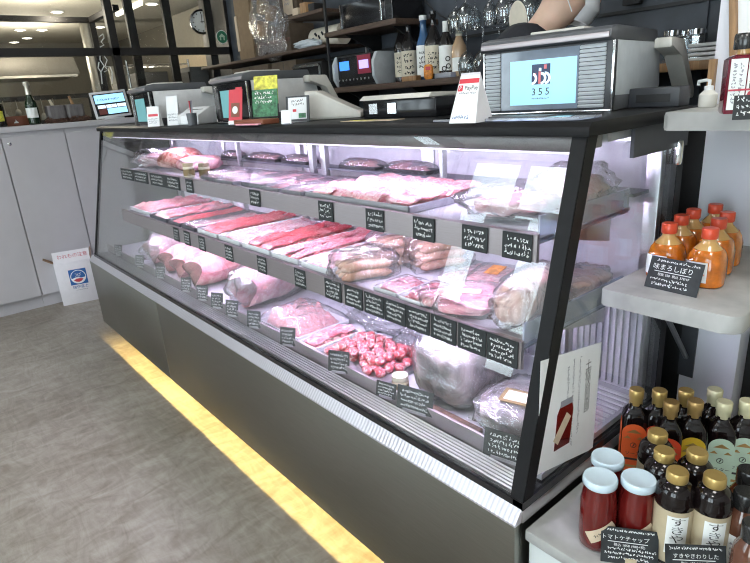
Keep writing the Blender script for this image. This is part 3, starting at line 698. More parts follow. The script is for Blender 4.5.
for i, (x0, x1, m, lb) in enumerate([(.95, 1.12, 'sliced pork', 'dark meat pack on the back ledge at the far end'), (1.22, 1.5, 'raw ham', 'dark pack with red meat on the back ledge above the jars'), (1.55, 1.75, 'pale slices', 'small pale pack on the back ledge before the wide posts'), (1.98, 2.2, 'raw ham', 'orange pink pack on the back ledge after the wide posts'), (2.24, 2.46, 'sliced pork', 'silver pack on the back ledge above the largest heap')]):
    meat_pack(x0, x1, .495, .562, 1.1565, lb, m, 'black tray', .03, 2, 'x', 40+i, 'packs on the back ledge', th=.014)
# lower shelf --------------------------------------------------------
meat_pack(.58, .9, .1, .46, S2+.001, 'tray of pink pork slices at the far end of the lower shelf', 'sliced pork', 'white tray', .035, 5, 'x', 51, G2, film=False)
meat_pack(.93, 1.15, .085, .45, S2+.001, 'second pink tray from the far end of the lower shelf', 'sliced pork', 'grey tray', .03, 4, 'x', 53, G2, film=False)
meat_pack(1.17, 1.31, .085, .44, S2+.001, 'grey tray with two narrow rows of meat on the lower shelf', 'red beef', 'grey tray', .022, 2, 'x', 55, G2, pieces=2, film=False)
meat_pack(1.33, 1.47, .085, .44, S2+.001, 'grey half empty tray beside the big red slices', 'pale slices', 'grey tray', .016, 2, 'x', 57, G2)
meat_pack(1.49, 1.68, .09, .5, S2+.001, 'tray with a long row of red beef slices on the lower shelf', 'red beef', 'white tray', .035, 6, 'y', 59, G2, film=False)
meat_pack(1.69, 1.87, .09, .48, S2+.001, 'white tray of pale pink slices between two red trays', 'pale slices', 'white tray', .022, 6, 'y', 61, G2, film=False)
meat_pack(1.89, 2.09, .09, .5, S2+.001, 'tray of rolled red beef slices on the lower shelf', 'red beef', 'white tray', .036, 5, 'y', 63, G2, pieces=2, film=False)
meat_pack(2.1, 2.27, .09, .5, S2+.001, 'tray of pink rolled slices next to the rolled red beef', 'sliced pork', 'white tray', .032, 5, 'y', 65, G2, pieces=2, film=False)
meat_pack(2.285, 2.44, .09, .46, S2+.001, 'pale pink tray just before the sausage packs', 'pale slices', 'white tray', .03, 5, 'y', 67, G2, film=False)
def sausage_pack(x, y, z, rz, label, layers=2, n=3):
    t = thing('sausage_pack', label, 'sausage pack', (x, y, z), rz, 'sausage packs on the lower shelf')
    for l in range(layers):
        for k in range(n):
            yy = (k-(n-1)/2)*.034; zz = .014+l*.026
            part('sausage', MB().tube([(-.075,yy,zz-.002),(-.06,yy,zz),(-.02,yy+.003,zz+.003),(.02,yy+.003,zz+.003),(.06,yy,zz),(.075,yy,zz-.002)], [.004,.013,.015,.015,.013,.004], 10), 'sausage', t, 60)
    part('bag', MB().blob((0,0,.014+layers*.012), (.1,.075,.02+layers*.013), 4, .16, 2.5, 5, 4), 'cling film', t, 80)
    part('label', MB().box(-.05,.05,-.03,.03,.028+layers*.026,.0295+layers*.026), 'label cream', t)
    part('writing', scribble(MB(Matrix.Translation((0,0,.0298+layers*.026))), .08, .045, 3, int(x*100), .005), 'black ink', t, None)
sausage_pack(2.53, .15, S2+.002, 1.2, 'vacuum pack of brown sausages at the front of the lower shelf')
sausage_pack(2.51, .31, S2+.002, 1.3, 'vacuum pack of sausages farther back on the lower shelf', 3)
sausage_pack(2.63, .36, S2+.002, 1.25, 'vacuum pack of sausages in the back row, nearest the near end', 3)
meat_pack(2.645, 2.74, .09, .22, S2+.001, 'small pack of red sliced meat right of the sausages', 'sliced pork', 'white tray', .016, 3, 'y', 71, G2, th=.01)
meat_pack(2.75, 2.85, .085, .23, S2+.001, 'small pack of dotted salami slices on the lower shelf', 'beef marble', 'white tray', .018, 3, 'y', 73, G2, th=.01)
meat_pack(2.72, 2.82, .26, .42, S2+.001, 'small flat pack with a dark label behind the salami', 'pale slices', 'white tray', .014, 3, 'y', 75, G2, th=.01)
def flat_pack(x, y, z, w, d, h, rz, tilt, m, label, lab=('label white', 0, 0, .03, .012), seed=1, name='sliced_ham_pack'):
    t = thing(name, label, 'ham pack', (x, y, z), rz, 'vacuum packs at the near end'); t.rotation_euler = (tilt, 0, rz)
    part('meat', MB().blob((0,0,h/2+.001), (w*.44, d*.44, h/2), 3, .03, 2, seed, 6), m, t, 80)
    part('film', MB().blob((0,0,h/2+.001), (w/2, d/2, h*.62), 4, .05, 4, seed+3, 8), 'cling film', t, 80)
    lm, lx_, ly, lw, ll = lab; part('label', MB().box(lx_-lw, lx_+lw, ly-ll, ly+ll, h*1.13, h*1.13+.0012), lm, t, None)
flat_pack(2.93, .15, S2+.014, .14, .16, .024, .5, .12, 'pink ham', 'flat pink ham pack with a white label leaning on the lower shelf', ('label white', .0, .01, .03, .01), 3)
flat_pack(2.855, .13, S2+.006, .1, .08, .02, .9, .1, 'pale slices', 'narrow clear pack with a red sticker on the lower shelf', ('red card', .02, 0, .022, .014), 5)
flat_pack(2.86, .33, S2+.01, .12, .14, .02, .2, .1, 'pale slices', 'clear pack with a yellow brown label near the pink ham', ('orange packet', 0, .02, .02, .03), 7)
flat_pack(2.97, .36, S2+.008, .13, .15, .03, .1, .05, 'pink ham', 'pink pack behind the leaning ham pack on the lower shelf', ('label white', 0, .03, .03, .008), 9)
lump('ham_roll', 'large rolled ham lying across the near end of the lower shelf', 'ham', (3.075, .2, S2+.055), (.05, .115, .052), 'cooked ham', 21, .05, 2, 3, (0, 0, .12), bag=(0, 0, .0, (.056, .13, .06)), bagm='cling film')
lump('ham_block', 'grey pink meat block behind the rolled ham at the near end', 'ham', (3.08, .4, S2+.03), (.05, .08, .028), 'cooked ham', 23, .1, 2.4, 4, bag=(0, 0, .004, (.058, .09, .036)))
# deck ------------------------------------------------------------------
GL = 'pork legs on the deck'
def leg(x, y, L_, r, rz, label, seed, group=GL, bag=False, face=True, taper=.5):
    t = thing('pork_leg', label, 'pork leg', (x, y, DK), rz, group)
    def fn(u, v):
        a = v*2*PI; s = u
        rr = r*(.82+.3*math.sin(min(1, s*1.4)*PI*.62)-.55*taper*max(0, s-.45)**1.2/.55)
        if s < .04: rr *= .97
        if s > .9: rr *= max(0, (1-s)/.1)**.5
        nn = 1+.16*noise.fractal(Vector((s*3+seed*4, math.cos(a)*1.2, math.sin(a)*1.2)), 1, 2, 3)
        return (math.cos(a)*rr*nn, s*L_+.02*math.sin(a*2), r*.86+math.sin(a)*rr*nn*.86+.02*s)
    part('fat', MB().grid(26, 28, fn), 'leg fat', t, 80)
    if face:
        def fc(u, v):
            a = v*2*PI; q = fn(0, v); c = (0, 0, r*.86)
            return (c[0]+(q[0]-c[0])*u, -.012*(1-u*u)+q[1]*u, c[2]+(q[2]-c[2])*u)
        part('cut_face', MB().grid(8, 28, fc), 'leg flesh', t, 80, 'dark cut face')
    if bag: part('bag', MB().blob((0, L_*.45, r), (r*1.2, L_*.56, r*1.1), 4, .14, 2.4, seed, 2.4), 'plastic bag', t, 80, 'clear plastic wrap')
leg(.7, .13, .38, .085, .25, 'wrapped pork leg at the far end of the deck', 1, bag=True)
leg(.92, .125, .38, .072, .2, 'pork leg with a dark cut face, second from the far end', 2)
leg(1.09, .12, .38, .072, .2, 'pork leg with a brown cut face, third from the far end', 3)
leg(1.28, .115, .4, .085, .12, 'largest pork leg with a pale side and cut face turned to the front', 4)
leg(1.74, .13, .4, .095, .3, 'big pink joint in film, next after the row of pork legs', 5, bag=True, face=False, taper=.3)
t = thing('mince_pack', 'bright red mince in a clear film tray in the middle of the deck', 'mince', (2.05, .2, DK), 0)
part('tray', tray_mesh(1.92, 2.19, .1, .33, DK+.0008, .02), 'white tray', t, world=True); part('mince', heap(1.94, 2.17, .12, .31, DK+.004, .06, 7, 2, 'x', .5), 'mince', t, 80, world=True); part('film', film_mesh(1.92, 2.19, .1, .33, DK+.02, .05, 6, .012), 'plastic bag', t, 80, world=True)
meat_pack(2.2, 2.3, .1, .3, DK+.001, 'tray of pale thin slices between the mince and the diced meat', 'sliced pork', 'white tray', .035, 5, 'y', 81, 'meat trays on the deck', th=.014, film=False)
t = thing('film_bag', 'empty crumpled clear bag at the back of the deck', 'bag', (2.3, .42, DK)); part('bag', MB().blob((0,0,.035), (.17,.09,.035), 4, .35, 3, 4, 3), 'plastic bag', t, 80)
t = thing('film_bag', 'clear crumpled bag behind the heap of diced meat', 'bag', (2.56, .4, DK)); part('bag', MB().blob((0,0,.04), (.11,.1,.04), 4, .35, 3, 14, 3), 'plastic bag', t, 80)
t = thing('meat_pan', 'shallow pan under the heap of diced meat on the deck', 'pan', (2.48, .19, DK)); part('pan', tray_mesh(2.32, 2.65, .09, .33, DK+.0008, .012), 'silver tray', t, world=True)
rnd = random.Random(5); placed = []
for tries in range(4000):
    if len(placed) >= 64: break
    x = rnd.uniform(2.35, 2.62); y = rnd.uniform(.115, .3); lay = 0 if len(placed) < 40 else 1
    if lay and (abs(x-2.48) > .1 or abs(y-.2) > .06): continue
    if all((x-a)**2+(y-b_)**2 > .027**2 or l != lay for a, b_, l in placed): placed.append((x, y, lay))
protos = [MB().blob((0,0,0), (rnd.uniform(.015,.02), rnd.uniform(.012,.017), rnd.uniform(.011,.014)), 2, .22, 1.6, i, 3).mesh('diced_meat', 'beef marble', 70) for i in range(8)]
for i, (x, y, l) in enumerate(placed):
    o = bpy.data.objects.new('diced_meat', protos[i % 8]); COL.objects.link(o); o.location = (x, y, DK+.0165+l*.023); o.rotation_euler = (0, 0, rnd.uniform(-3, 3))
    tag(o, 'red and white diced meat cube in the open heap on the deck', 'diced meat', 'diced meat cubes')
t = thing('wrapped_block', 'large cured ham block wrapped in wrinkled film at the near end of the deck', 'ham block', (2.83, .23, DK))
part('meat', MB().blob((2.83, .24, DK+.092), (.098, .115, .088), 4, .08, 2, 31, 4), 'bacon rind', t, 80, world=True)
part('film', MB().blob((2.83, .24, DK+.097), (.106, .124, .096), 4, .1, 3.4, 33, 4), 'plastic bag', t, 80, world=True)
part('label', MB(frame((2.815, .2, DK+.196), (1,0,0), (0,1,.1))).box(-.06, .06, -.03, .03, 0, .001), 'grey ink', t, world=True)
small_jar(2.71, .112, DK, 'small jar with pale blue lid in front of the wrapped ham block', None, .024, .06, 'tan label')
t = thing('board', 'thin wooden board under the ham block at the deck edge', 'board', (2.85, .1, DK)); 
part('plank', MB().box(2.745, 3.0, .088, .118, DK+.0005, DK+.014, .001), 'bark brown', t, world=True)
t = thing('wrapped_cut', 'meat cut in shiny film with a brown label at the near corner of the deck', 'meat', (3.05, .2, DK))
part('meat', MB().blob((3.045, .21, DK+.05), (.085, .1, .045), 4, .1, 2, 37, 3), 'bacon rind', t, 80, world=True); part('film', MB().blob((3.045, .21, DK+.053), (.096, .113, .05), 4, .14, 3.2, 39, 3), 'plastic bag', t, 80, world=True)
LT = frame((3.065, .17, DK+.104), (1, .3, 0), (-.2, 1, .05)); part('label', MB(LT).box(-.04, .04, -.03, .03, 0, .0012), 'label brown', t, world=True); part('label_face', MB(LT).box(-.03, .03, -.02, .02, .0012, .002), 'label cream', t, world=True)
# ================================================================== ON TOP OF THE CASE
TOP = 1.3455
def register(loc, rz, label, kind):
    """till with a customer screen between louvres; local: front at y=0 facing -y"""
    W_, D_, H_ = .335, .36 if kind == 0 else .31, .168; ks = 1 if kind == 0 else .45
    t = thing('cash_register', label, 'cash register', loc, rz, 'cash registers on the glass case')
    part('body', MB().prism_x([(.02, .006), (D_, .012), (D_+.02, .05), (D_-.005, H_-.012), (.02, H_-.012)], .004, W_-.004, .004), 'pale grey plastic' if kind == 0 else 'white plastic', t)
    part('foot_band', MB().prism_x([(.02, .0), (D_-.02, .0), (D_+.005, .03), (.02, .035)], .002, W_-.002, .003), 'dark grey', t, label='darker lower band')
    part('front_frame', MB().box(0, W_, 0, .022, .002, H_-.012, .004), 'charcoal' if kind == 0 else 'black gloss', t)
    b = MB(); b.box(-.001, W_+.001, -.002, .006, .0, .005, .001); b.box(-.001, .004, -.002, .006, .0, H_-.014, .001); b.box(W_-.004, W_+.001, -.002, .006, .0, H_-.014, .001)
    part('chrome_edge', b, 'chrome', t)
    for x0, x1 in ((.008, .05), (W_-.078, W_-.018)) if kind == 0 else ():
        for i in range(15): part('louvre', MB(Matrix.Translation((0, 0, .012+i*.0094)) @ Matrix.Rotation(.5, 4, 'X')).box(x0, x1, -.004, .003, 0, .0055), 'till louvre', t)
    g = part('window', MB().box(.052, W_-.08, -.001, 0, .01, H_-.018), 'till window' if kind == 0 else 'black gloss', t, None)
    sx0, sx1, sz0, sz1 = .078, .25, .022, .128
    s = part('screen', MB().box(sx0, sx1, -.0025, -.001, sz0, sz1), 'screen blue' if kind == 0 else 'screen teal', t, None, label='lit customer screen')
    if kind == 0:
        E_ = Matrix.Translation(((sx0+sx1)/2-.003, -.0026, 0)) @ Matrix.Rotation(PI/2, 4, 'X')
        part('logo_square', MB(E_).box(-.024, .024, .07, .117, 0, .0004), 'screen navy', s, None)
        r = MB(E_); r.box(-.006, .0, .071, .1, .0004, .0008); r.box(.008, .015, .105, .115, .0004, .0008); r.box(-.019, -.012, .09, .097, .0004, .0008); part('logo_red', r, 'screen pink', s, None)
        r = MB(E_)
        for cx, a0, a1 in ((-.024, -1.5, 1.2), (.0, -1.5, 1.5), (.011, -1.5, 1.6)):
            r.lathe([(.009,.0004),(.0145,.0004),(.0145,.0009),(.009,.0009)], 14, 2, (cx, .084, 0), a0, a1)
        r.box(-.005, .001, .101, .108, .0004, .0009); part('logo_white', r, 'tablet pale', s, None)
        lettering('355', .024, E_ @ Matrix.Translation((0, .052, .0006)), s, 'black ink', 1.5, world=False)
        part('small_writing', scribble(MB(E_ @ Matrix.Translation((0, .037, 0))), .05, .006, 1, 9, .0012, .0006), 'black ink', s, None)
    b = MB(); b.prism_x([(-.012, H_-.006), (-.006, H_+.012), (.03, H_+.02), (D_-.03, H_+.018), (D_-.02, H_-.012), (.0, H_-.012)], -.004, W_-.006, .003); part('lid', b, 'dark grey', t)
    b = MB(); b.box(.0, W_-.01, -.014, -.008, H_-.008, H_+.004, .001); part('lid_edge', b, 'rail steel', t)
    part('paper_tray', MB().box(.1, .24, .06, .2, H_+.019, H_+.028, .003), 'cream plastic', t)
    a = part('arm', MB().prism_x([(D_-.06, H_-.004), (D_+.06*ks, H_-.006), (D_+.22*ks, .03), (D_+.22*ks, .0), (D_+.185*ks, .0), (D_+.05*ks, H_-.045), (D_-.06, H_-.03)], W_-.005, W_+.04, .006), 'cream plastic', t, label='cream arm of the rear display')
    part('rear_display', MB().prism_x([(D_+.03, H_-.02), (D_+.042, H_-.02), (D_+.175, .02), (D_+.163, .02)], .03, W_-.075, .003), 'charcoal', t)
    return t
register((2.757, .425, TOP), .16, 'large till with a blue screen reading 355, nearest the near end', 0)
register((1.41, .29, TOP), -.06, 'till with a teal screen half covered by the red card', 1)
register((.66, .19, TOP), -.08, 'till at the far end of the case beside the two white slips', 1)
t = thing('black_tray', 'low black dock behind the large till at the near end', 'dock', (3.06, .98, TOP-.02)); t.location = (3.09, .59, TOP)
part('body', MB().box(-.02, .1, .0, .06, .0, .045, .004), 'charcoal', t); part('slot', MB().box(.0, .08, -.002, .0, .012, .03), 'black matt', t)
# green printed glass edge and a thin tray in front of the large till
t = thing('glass_plate', 'thin green edged glass plate lying before the large till', 'plate', (2.98, .24, TOP)); part('plate', MB().box(-.2, .19, -.035, .05, 0, .006, .001), 'acrylic', t); part('mat', MB().box(-.06, .1, -.02, .03, .006, .009), 'dark grey', t)
# A-shaped white payment card
t = thing('tent_card', 'white tent card with a red band, standing beside the large till', 'tent card', (2.905, .2, TOP), .1)
tw, th_, td = .036, .1, .035
T1 = Matrix.Rotation(PI/2-math.atan2(td, th_), 4, 'X'); T1 = Matrix.Translation((0, -td, 0)) @ T1
part('front_leaf', MB(T1).prism([(-tw, 0), (tw, 0), (tw*.72, .106), (-tw*.72, .106)], -.0008, 0), 'paper', t, None)
b = MB(); b.prism_x([(-td+.001, 0), (td, 0), (0, th_+.005)], -.0, .0); 
b = MB(); b.add([(tw,-td,0),(tw,td,0),(tw*.72,.0,.105),(-tw,td,0),(-tw*.72,0,.105)], [(1,3,4,2),(0,1,2)]); part('back_leaf', b, 'white card', t, None)
b = MB(T1); b.box(-tw*.72, tw*.72, .088, .098, .0002, .0008); part('red_band', b, 'red card', t, None)
b = MB(T1); b.box(-.026, -.014, .071, .084, .0002, .001); part('red_mark', b, 'red card', t, None)
lettering('P', .012, T1 @ Matrix.Translation((-.02, .0775, .0013)), t, 'paper', world=False); lettering('PayPay', .013, T1 @ Matrix.Translation((.009, .0775, .0006)), t, 'black ink', world=False)
part('small_writing', scribble(MB(T1), .05, .008, 1, 3, .0012, .0006, -.025, .062), 'grey ink', t, None); part('bottom_writing', scribble(MB(T1), .05, .01, 1, 8, .002, .0006, -.03, .008), 'blue ink', t, None)
# black box with a cream lid
t = thing('black_box', 'low black box with a cream lid between the tent card and the tills', 'box', (2.43, .48, TOP), .1)
part('body', MB().box(-.15, .15, -.08, .1, 0, .055, .004), 'black gloss', t); part('lid', MB().prism_x([(-.09, .056), (.1, .056), (.1, .066), (-.07, .07)], -.155, .13, .002), 'cream plastic', t)
for x in (-.1, -.02): part('window', MB().box(x-.018, x+.018, -.083, -.08, .014, .045), 'chrome', t)
t = thing('paper_strip', 'flat yellowish paper lying before the low black box', 'paper', (2.45, .3, TOP)); part('sheet', MB(rotz(.1)).box(-.12, .09, -.03, .03, 0, .0015), 'kraft label', t); part('stripe', MB(rotz(.1)).box(-.1, .0, -.01, .01, .0015, .0022), 'yellow card', t)
# stands and cards between the tills
def stand_card(x, y, w, h, rz, m, label, name='card_stand', extra=None, tilt=.2, grp='cards between the tills'):
    t = thing(name, label, 'card stand', (x, y, TOP), rz, grp)
    T = Matrix.Rotation(PI/2-tilt, 4, 'X')
    part('card', MB(T).box(-w/2, w/2, .002, h, -.002, 0), m, t, None)
    part('foot', MB().box(-w*.4, w*.4, -.002, .04, 0, .004, .001), 'acrylic', t, None)
    if extra: extra(t, T, w, h)
    return t
def ex_red(t, T, w, h):
    part('picture', MB(T).box(-w*.3, w*.32, h*.22, h*.62, .0002, .001), 'brown leather', t, None); part('white_disc', MB(T).lathe([(w*.2,.001),(w*.2,.002),(0,.002)], 18, 2, (0, h*.42, 0)), 'label white', t)
    part('white_band', MB(T).box(-w/2, w/2, .002, h*.12, .0002, .001), 'label white', t, None); part('tab', MB(T).box(0, w*.45, h*.95, h*1.06, -.002, 0), 'red card', t)
stand_card(1.75, .2, .07, .128, .3, 'red card', 'red upright card in front of the middle till', extra=ex_red)
def ex_leaf(t, T, w, h):
    part('leaflet', MB(T).box(-w*.42, w*.5, h*.5, h*1.4, -.006, -.003), 'yellow card', t, None, 'yellow and green leaflet standing behind'); part('panel', MB(T).box(-w*.46, w*.46, h*.05, h*.55, .0002, .001), 'green card', t, None)
    part('writing', scribble(MB(T), w*.8, h*.4, 3, 21, .005, .0014, -w*.4, h*.56), 'label white', t, None)
    b = MB(T)
    for x in (-w*.52, w*.52): b.tube([(x, 0, .004), (x, h*.55, .004)], .0025, 6)
    b.tube([(-w*.52, .02, .006), (w*.52, .02, .006)], .0025, 6); part('wire_frame', b, 'black matt', t)
stand_card(1.875, .26, .1, .12, .65, 'green card', 'green leaflet stand in front of a white till', 'leaflet_stand', ex_leaf)
def ex_menu(t, T, w, h):
    part('sheet', MB(T).box(-w*.4, w*.4, h*.12, h*.94, .0002, .001), 'paper', t, None); part('red_spot', MB(T).box(-w*.2, -w*.05, h*.4, h*.5, .001, .0016), 'red card', t); part('green_spot', MB(T).box(.05*w, w*.36, h*.16, h*.34, .001, .0016), 'green card', t)
    part('writing', scribble(MB(T), w*.6, h*.25, 2, 5, .003, .0014, -w*.3, h*.62), 'black ink', t, None)
    part('backing', MB(T).box(-w/2, w/2, 0, h, -.006, -.002, .001), 'black matt', t)
stand_card(2.06, .28, .085, .088, .6, 'charcoal', 'small black framed menu card leaning between the tills', 'menu_card', ex_menu)
stand_card(2.13, .19, .035, .045, .6, 'paper', 'tiny white clip card near the front edge of the case', 'clip_card')
t = thing('brown_tray', 'brown leather money tray lying before the middle till', 'tray', (1.885, .215, TOP), .05); part('tray', MB().box(-.1, .1, -.035, .035, 0, .018, .004), 'brown leather', t); part('paper', MB().box(-.06, .09, -.05, -.036, .0, .005), 'pink ham', t)
def wedge(x, y, rz, label, s=1):
    t = thing('card_terminal', label, 'terminal', (x, y, TOP), rz, 'wedge shaped terminals')
    part('body', MB().prism_x([(-.1*s, 0), (.1*s, 0), (.1*s, .02*s), (-.06*s, .1*s), (-.1*s, .1*s)], -.05*s, .05*s, .005), 'cream plastic', t)
    b = MB()
    for i in range(5): b.box(.0495*s, .0515*s, -.06*s+i*.014*s, -.053*s+i*.014*s, .03*s, (.075-.008*i)*s)
    part('vents', b, 'black matt', t)
    part('side_panel', MB().prism_x([(-.09*s, .008), (.085*s, .008), (.085*s, .018*s), (-.062*s, .09*s), (-.09*s, .09*s)], .05*s, .052*s), 'cream plastic', t)
wedge(2.06, .45, -.9, 'cream wedge shaped terminal beside the small menu card')
def slip(x, y, w, h, rz, label, red):
    t = thing('paper_slip', label, 'slip', (x, y, TOP), rz, 'white slips by the far till'); T = Matrix.Rotation(PI/2-.15, 4, 'X')
    part('front_leaf', MB(T).box(-w/2, w/2, 0, h, -.001, 0), 'paper', t, None); part('back_leaf', MB(Matrix.Translation((0, h*.3, 0)) @ Matrix.Rotation(PI/2+.15, 4, 'X')).box(-w/2, w/2, 0, h, 0, .001), 'paper', t, None)
    if red: part('red_mark', MB(T).box(-w*.4, w*.4, h*.5, h*.62, .0002, .001), 'red card', t, None)
    part('writing', scribble(MB(T), w*.8, h*.3, 3, 31, .003, .0008, -w*.4, h*.12), 'grey ink', t, None)
slip(1.03, .15, .07, .09, .5, 'white folded slip with a red mark at the far end of the case', True); slip(1.1, .215, .065, .13, .5, 'tall blank white slip behind the folded one at the far end', False)
t = thing('receipt_printer', 'low white printer beside the far till', 'printer', (1.23, .3, TOP), .3); part('body', MB().prism_x([(-.08, 0), (.1, 0), (.1, .06), (.0, .075), (-.08, .04)], -.07, .07, .006), 'white plastic', t); part('slot', MB().box(-.05, .05, -.03, -.02, .06, .064), 'black matt', t); part('paper', MB().box(-.04, .04, -.085, -.08, .005, .04), 'paper', t)
t = thing('pen_cup', 'small cup of pens between the far till and the red card', 'cup', (1.36, .2, TOP)); part('cup', MB().lathe([(.018,0),(.022,.05),(.02,.05),(.016,.004)], 16, cap=False), 'dark grey', t)
for i, m in enumerate(('red card', 'black ink', 'grey ink')): part('pen', MB().tube([(0,0,.005), (.012*(i-1), .004, .1)], .003, 6), m, t)
# ------------------------------------------------------------------ on the left worktop
def bottle(name, label, cat, loc, group, prof, m, cap=None, cap_m='foil', lab=None, lab_m='label cream', lab_w=2.2, rz=0, extra=None, seg=24, sq=2):
    t = thing(name, label, cat, loc, rz, group)
    part('glass', MB().lathe(prof, seg, sq), m, t, 50)
    if cap: part('cap', MB().lathe(cap, 20), cap_m, t, 40)
    if lab:
        r, z0, z1 = lab; part('label', MB().lathe([(r, z0), (r, z1)], 18, 2, (0,0,0), -PI/2-lab_w/2, -PI/2+lab_w/2), lab_m, t, 60)
    if extra: extra(t)
    return t
def wine(r, h, neck=.014, sh=.62):
    return [(r*.8, 0), (r*.97, .004), (r, .012), (r, h*(sh-.12)), (r*.93, h*(sh-.04)), (r*.6, h*(sh+.06)), (neck*1.15, h*(sh+.14)), (neck, h*.8), (neck, h*.94), (neck*1.1, h*.95), (neck*1.1, h)]
FACE = 1.15                                     # turns labels on the worktop to the shop
def ch_cap(r, h): return [(r*1.05, h*.7), (r*1.1, h*.74), (r*.95, h*.9), (r*1.3, h*.94), (r*1.35, h), (r*.4, h*1.02), (0, h*1.02)]
bottle('champagne_bottle', 'dark green champagne bottle with grey label and pale foil on the worktop', 'bottle', (-1.21, .07, WT), 'champagne bottles on the worktop', wine(.042, .3, .016, .55), 'bottle green', ch_cap(.017, .3), 'foil', (.0428, .05, .12), 'label white', rz=FACE)
bottle('champagne_bottle', 'dark bottle with a yellow label cut by the picture edge', 'bottle', (-1.21, -.155, WT), 'champagne bottles on the worktop', wine(.046, .3, .016, .55), 'bottle black', ch_cap(.017, .3), 'foil', (.0468, .04, .11), 'yellow card', rz=FACE)
t = thing('wooden_box', 'brown wooden box with a white emblem between the two champagne bottles', 'box', (-1.32, -.04, WT), 0); part('box', MB().box(-.03, .04, -.09, .1, 0, .07, .003), 'brown leather', t)
b = MB(frame((.0408, .0, .03), (0,1,0), (0,0,1))); b.prism([(-.016,-.01),(.016,-.01),(.012,0),(.004,.002),(0,.018),(-.004,.002),(-.012,0)], 0, .001); part('emblem', b, 'label white', t, None)
t = thing('planter', 'grey rough planter holding dried twigs on a base of brown bark', 'planter', (-1.24, .3, WT))
for i, (dx_, dy_) in enumerate(((0, -.075), (.01, .075))): part('bark', MB().blob((dx_, dy_, .022), (.06, .075, .022), 4, .4, 3.5, i+3, 3), 'bark brown', t)
for dy_ in (-.07, .06): part('pot', MB().lathe([(.058,.03),(.066,.06),(.066,.125),(.055,.128),(.05,.1),(0,.1)], 20, 5, (0, dy_, 0)), 'grey wood', t, 30)
for a, m in (((-.09, .17), 'label cream'), ((.05, .19), 'oak wood')): part('twig', MB().tube([(0, a[0]+.02, .09), (.0, a[0]-.005, a[1])], [.014, .009], 7), m, t)
t = thing('tablet', 'white framed tablet with a lit order screen on the worktop', 'tablet', (-1.2, .63, WT), 0)
TT = frame((-1.155, .625, WT+.012), (.1, 1, .06), (-.18, 0, 1)); aw, ah = .235, .168
part('stand', MB(TT).box(-.06, .06, -.0, .1, -.06, -.014, .004), 'white plastic', t, world=True)
part('foot', MB().box(-1.24, -1.15, .55, .7, WT, WT+.012, .003), 'white plastic', t, world=True)
part('frame', MB(TT).box(-aw/2-.018, aw/2+.018, .0, ah+.036, -.014, 0, .006), 'white plastic', t, world=True)
sc_ = part('screen', MB(TT).box(-aw/2, aw/2, .018, ah+.018, .0, .002), 'black gloss', t, None, world=True)
part('screen_header', MB(TT).box(-aw/2+.008, aw/2-.005, .112, ah+.01, .002, .003), 'tablet blue', sc_, None, world=True)
for x0, x1, y0, y1, m in ((-.1,-.042,.075,.1,'tablet pale'), (-.036,.04,.075,.1,'tablet pale'), (.046,.112,.075,.1,'tablet pale'), (-.036,.112,.028,.07,'tablet blue'), (-.1,-.042,.028,.07,'tablet brown')): part('screen_panel', MB(TT).box(x0, x1, y0, y1, .002, .003), m, sc_, None, world=True)
part('screen_writing', scribble(MB(TT), .2, .03, 1, 12, .003, .0034, -.1, .125), 'screen navy', sc_, None, world=True)
lettering('1', .02, TT @ Matrix.Translation((-.07, .087, .0034)), sc_, 'screen navy'); lettering('4', .02, TT @ Matrix.Translation((.0, .087, .0034)), sc_, 'screen navy')
# ================================================================== THE BACK WALL
def board(x0, x1, y0, y1, z0, z1, label, m='dark wood', name='wall_shelf', br=()):
    t = thing(name, label, 'shelf', ((x0+x1)/2, 1.9, z0)); part('board', MB().box(x0, x1, y0, y1, z0, z1, .003), m, t, world=True)
    for x in br: part('bracket', MB().prism_x([(1.898, z0), (1.898, z0-.12), (1.885, z0-.12), (y0+.06, z0)], x-.008, x+.008), 'black matt', t, world=True)
    return t
BSZ = 1.478
board(.42, 1.95, 1.58, 1.895, BSZ-.035, BSZ, 'dark wooden wall shelf that carries the sake bottles and the black amplifier', br=(.6, 1.2, 1.8))
board(.5, 1.2, 1.55, 1.895, 1.79, 1.82, 'upper dark wooden shelf with a long black appliance on it', br=(.66, 1.1))
board(2.4, 3.1, 1.58, 1.895, 1.425, 1.458, 'wooden shelf with white trays and glass jars behind the large till', 'oak wood', br=(2.5, 3.0))
bw = thing('back_counter', 'low dark work counter along the back wall behind the case', 'counter', (1.4, 1.7, 0)); part('body', MB().box(.42, 3.1, 1.42, 1.88, 0, .86), 'kitchen dark', bw, world=True); part('top', MB().box(.4, 3.12, 1.4, 1.885, .86, .9, .004), 'kitchen steel', bw, world=True)
t = thing('microwave', 'long black appliance with a silver edge on the upper wall shelf', 'appliance', (.85, 1.74, 1.8205))
part('body', MB().box(-.23, .26, -.13, .12, 0, .15, .006), 'black gloss', t); part('door', MB().box(-.2, .16, -.136, -.13, .01, .14, .002), 'black gloss', t)
part('end_trim', MB().box(-.235, -.222, -.138, .1, 0, .15), 'chrome', t); part('handle', MB().box(.17, .185, -.15, -.13, .01, .14, .002), 'chrome', t); part('display', MB().box(.2, .25, -.133, -.13, .09, .12), 'black matt', t)
t = thing('amplifier', 'black amplifier with blue and violet displays and silver cheeks on the wall shelf', 'amplifier', (.745, 1.72, BSZ+.0005))
part('body', MB().box(-.2, .2, -.12, .14, .0, .19, .004), 'black matt', t); part('panel', MB().box(-.18, .18, -.126, -.12, .01, .18), 'black gloss', t, None)
for s in (-1, 1): part('cheek', MB().prism_x([(-.15, .05), (-.12, .0), (.1, .0), (.1, .19), (-.12, .19), (-.15, .14)], s*.205-.014, s*.205+.014, .004), 'pale grey plastic', t)
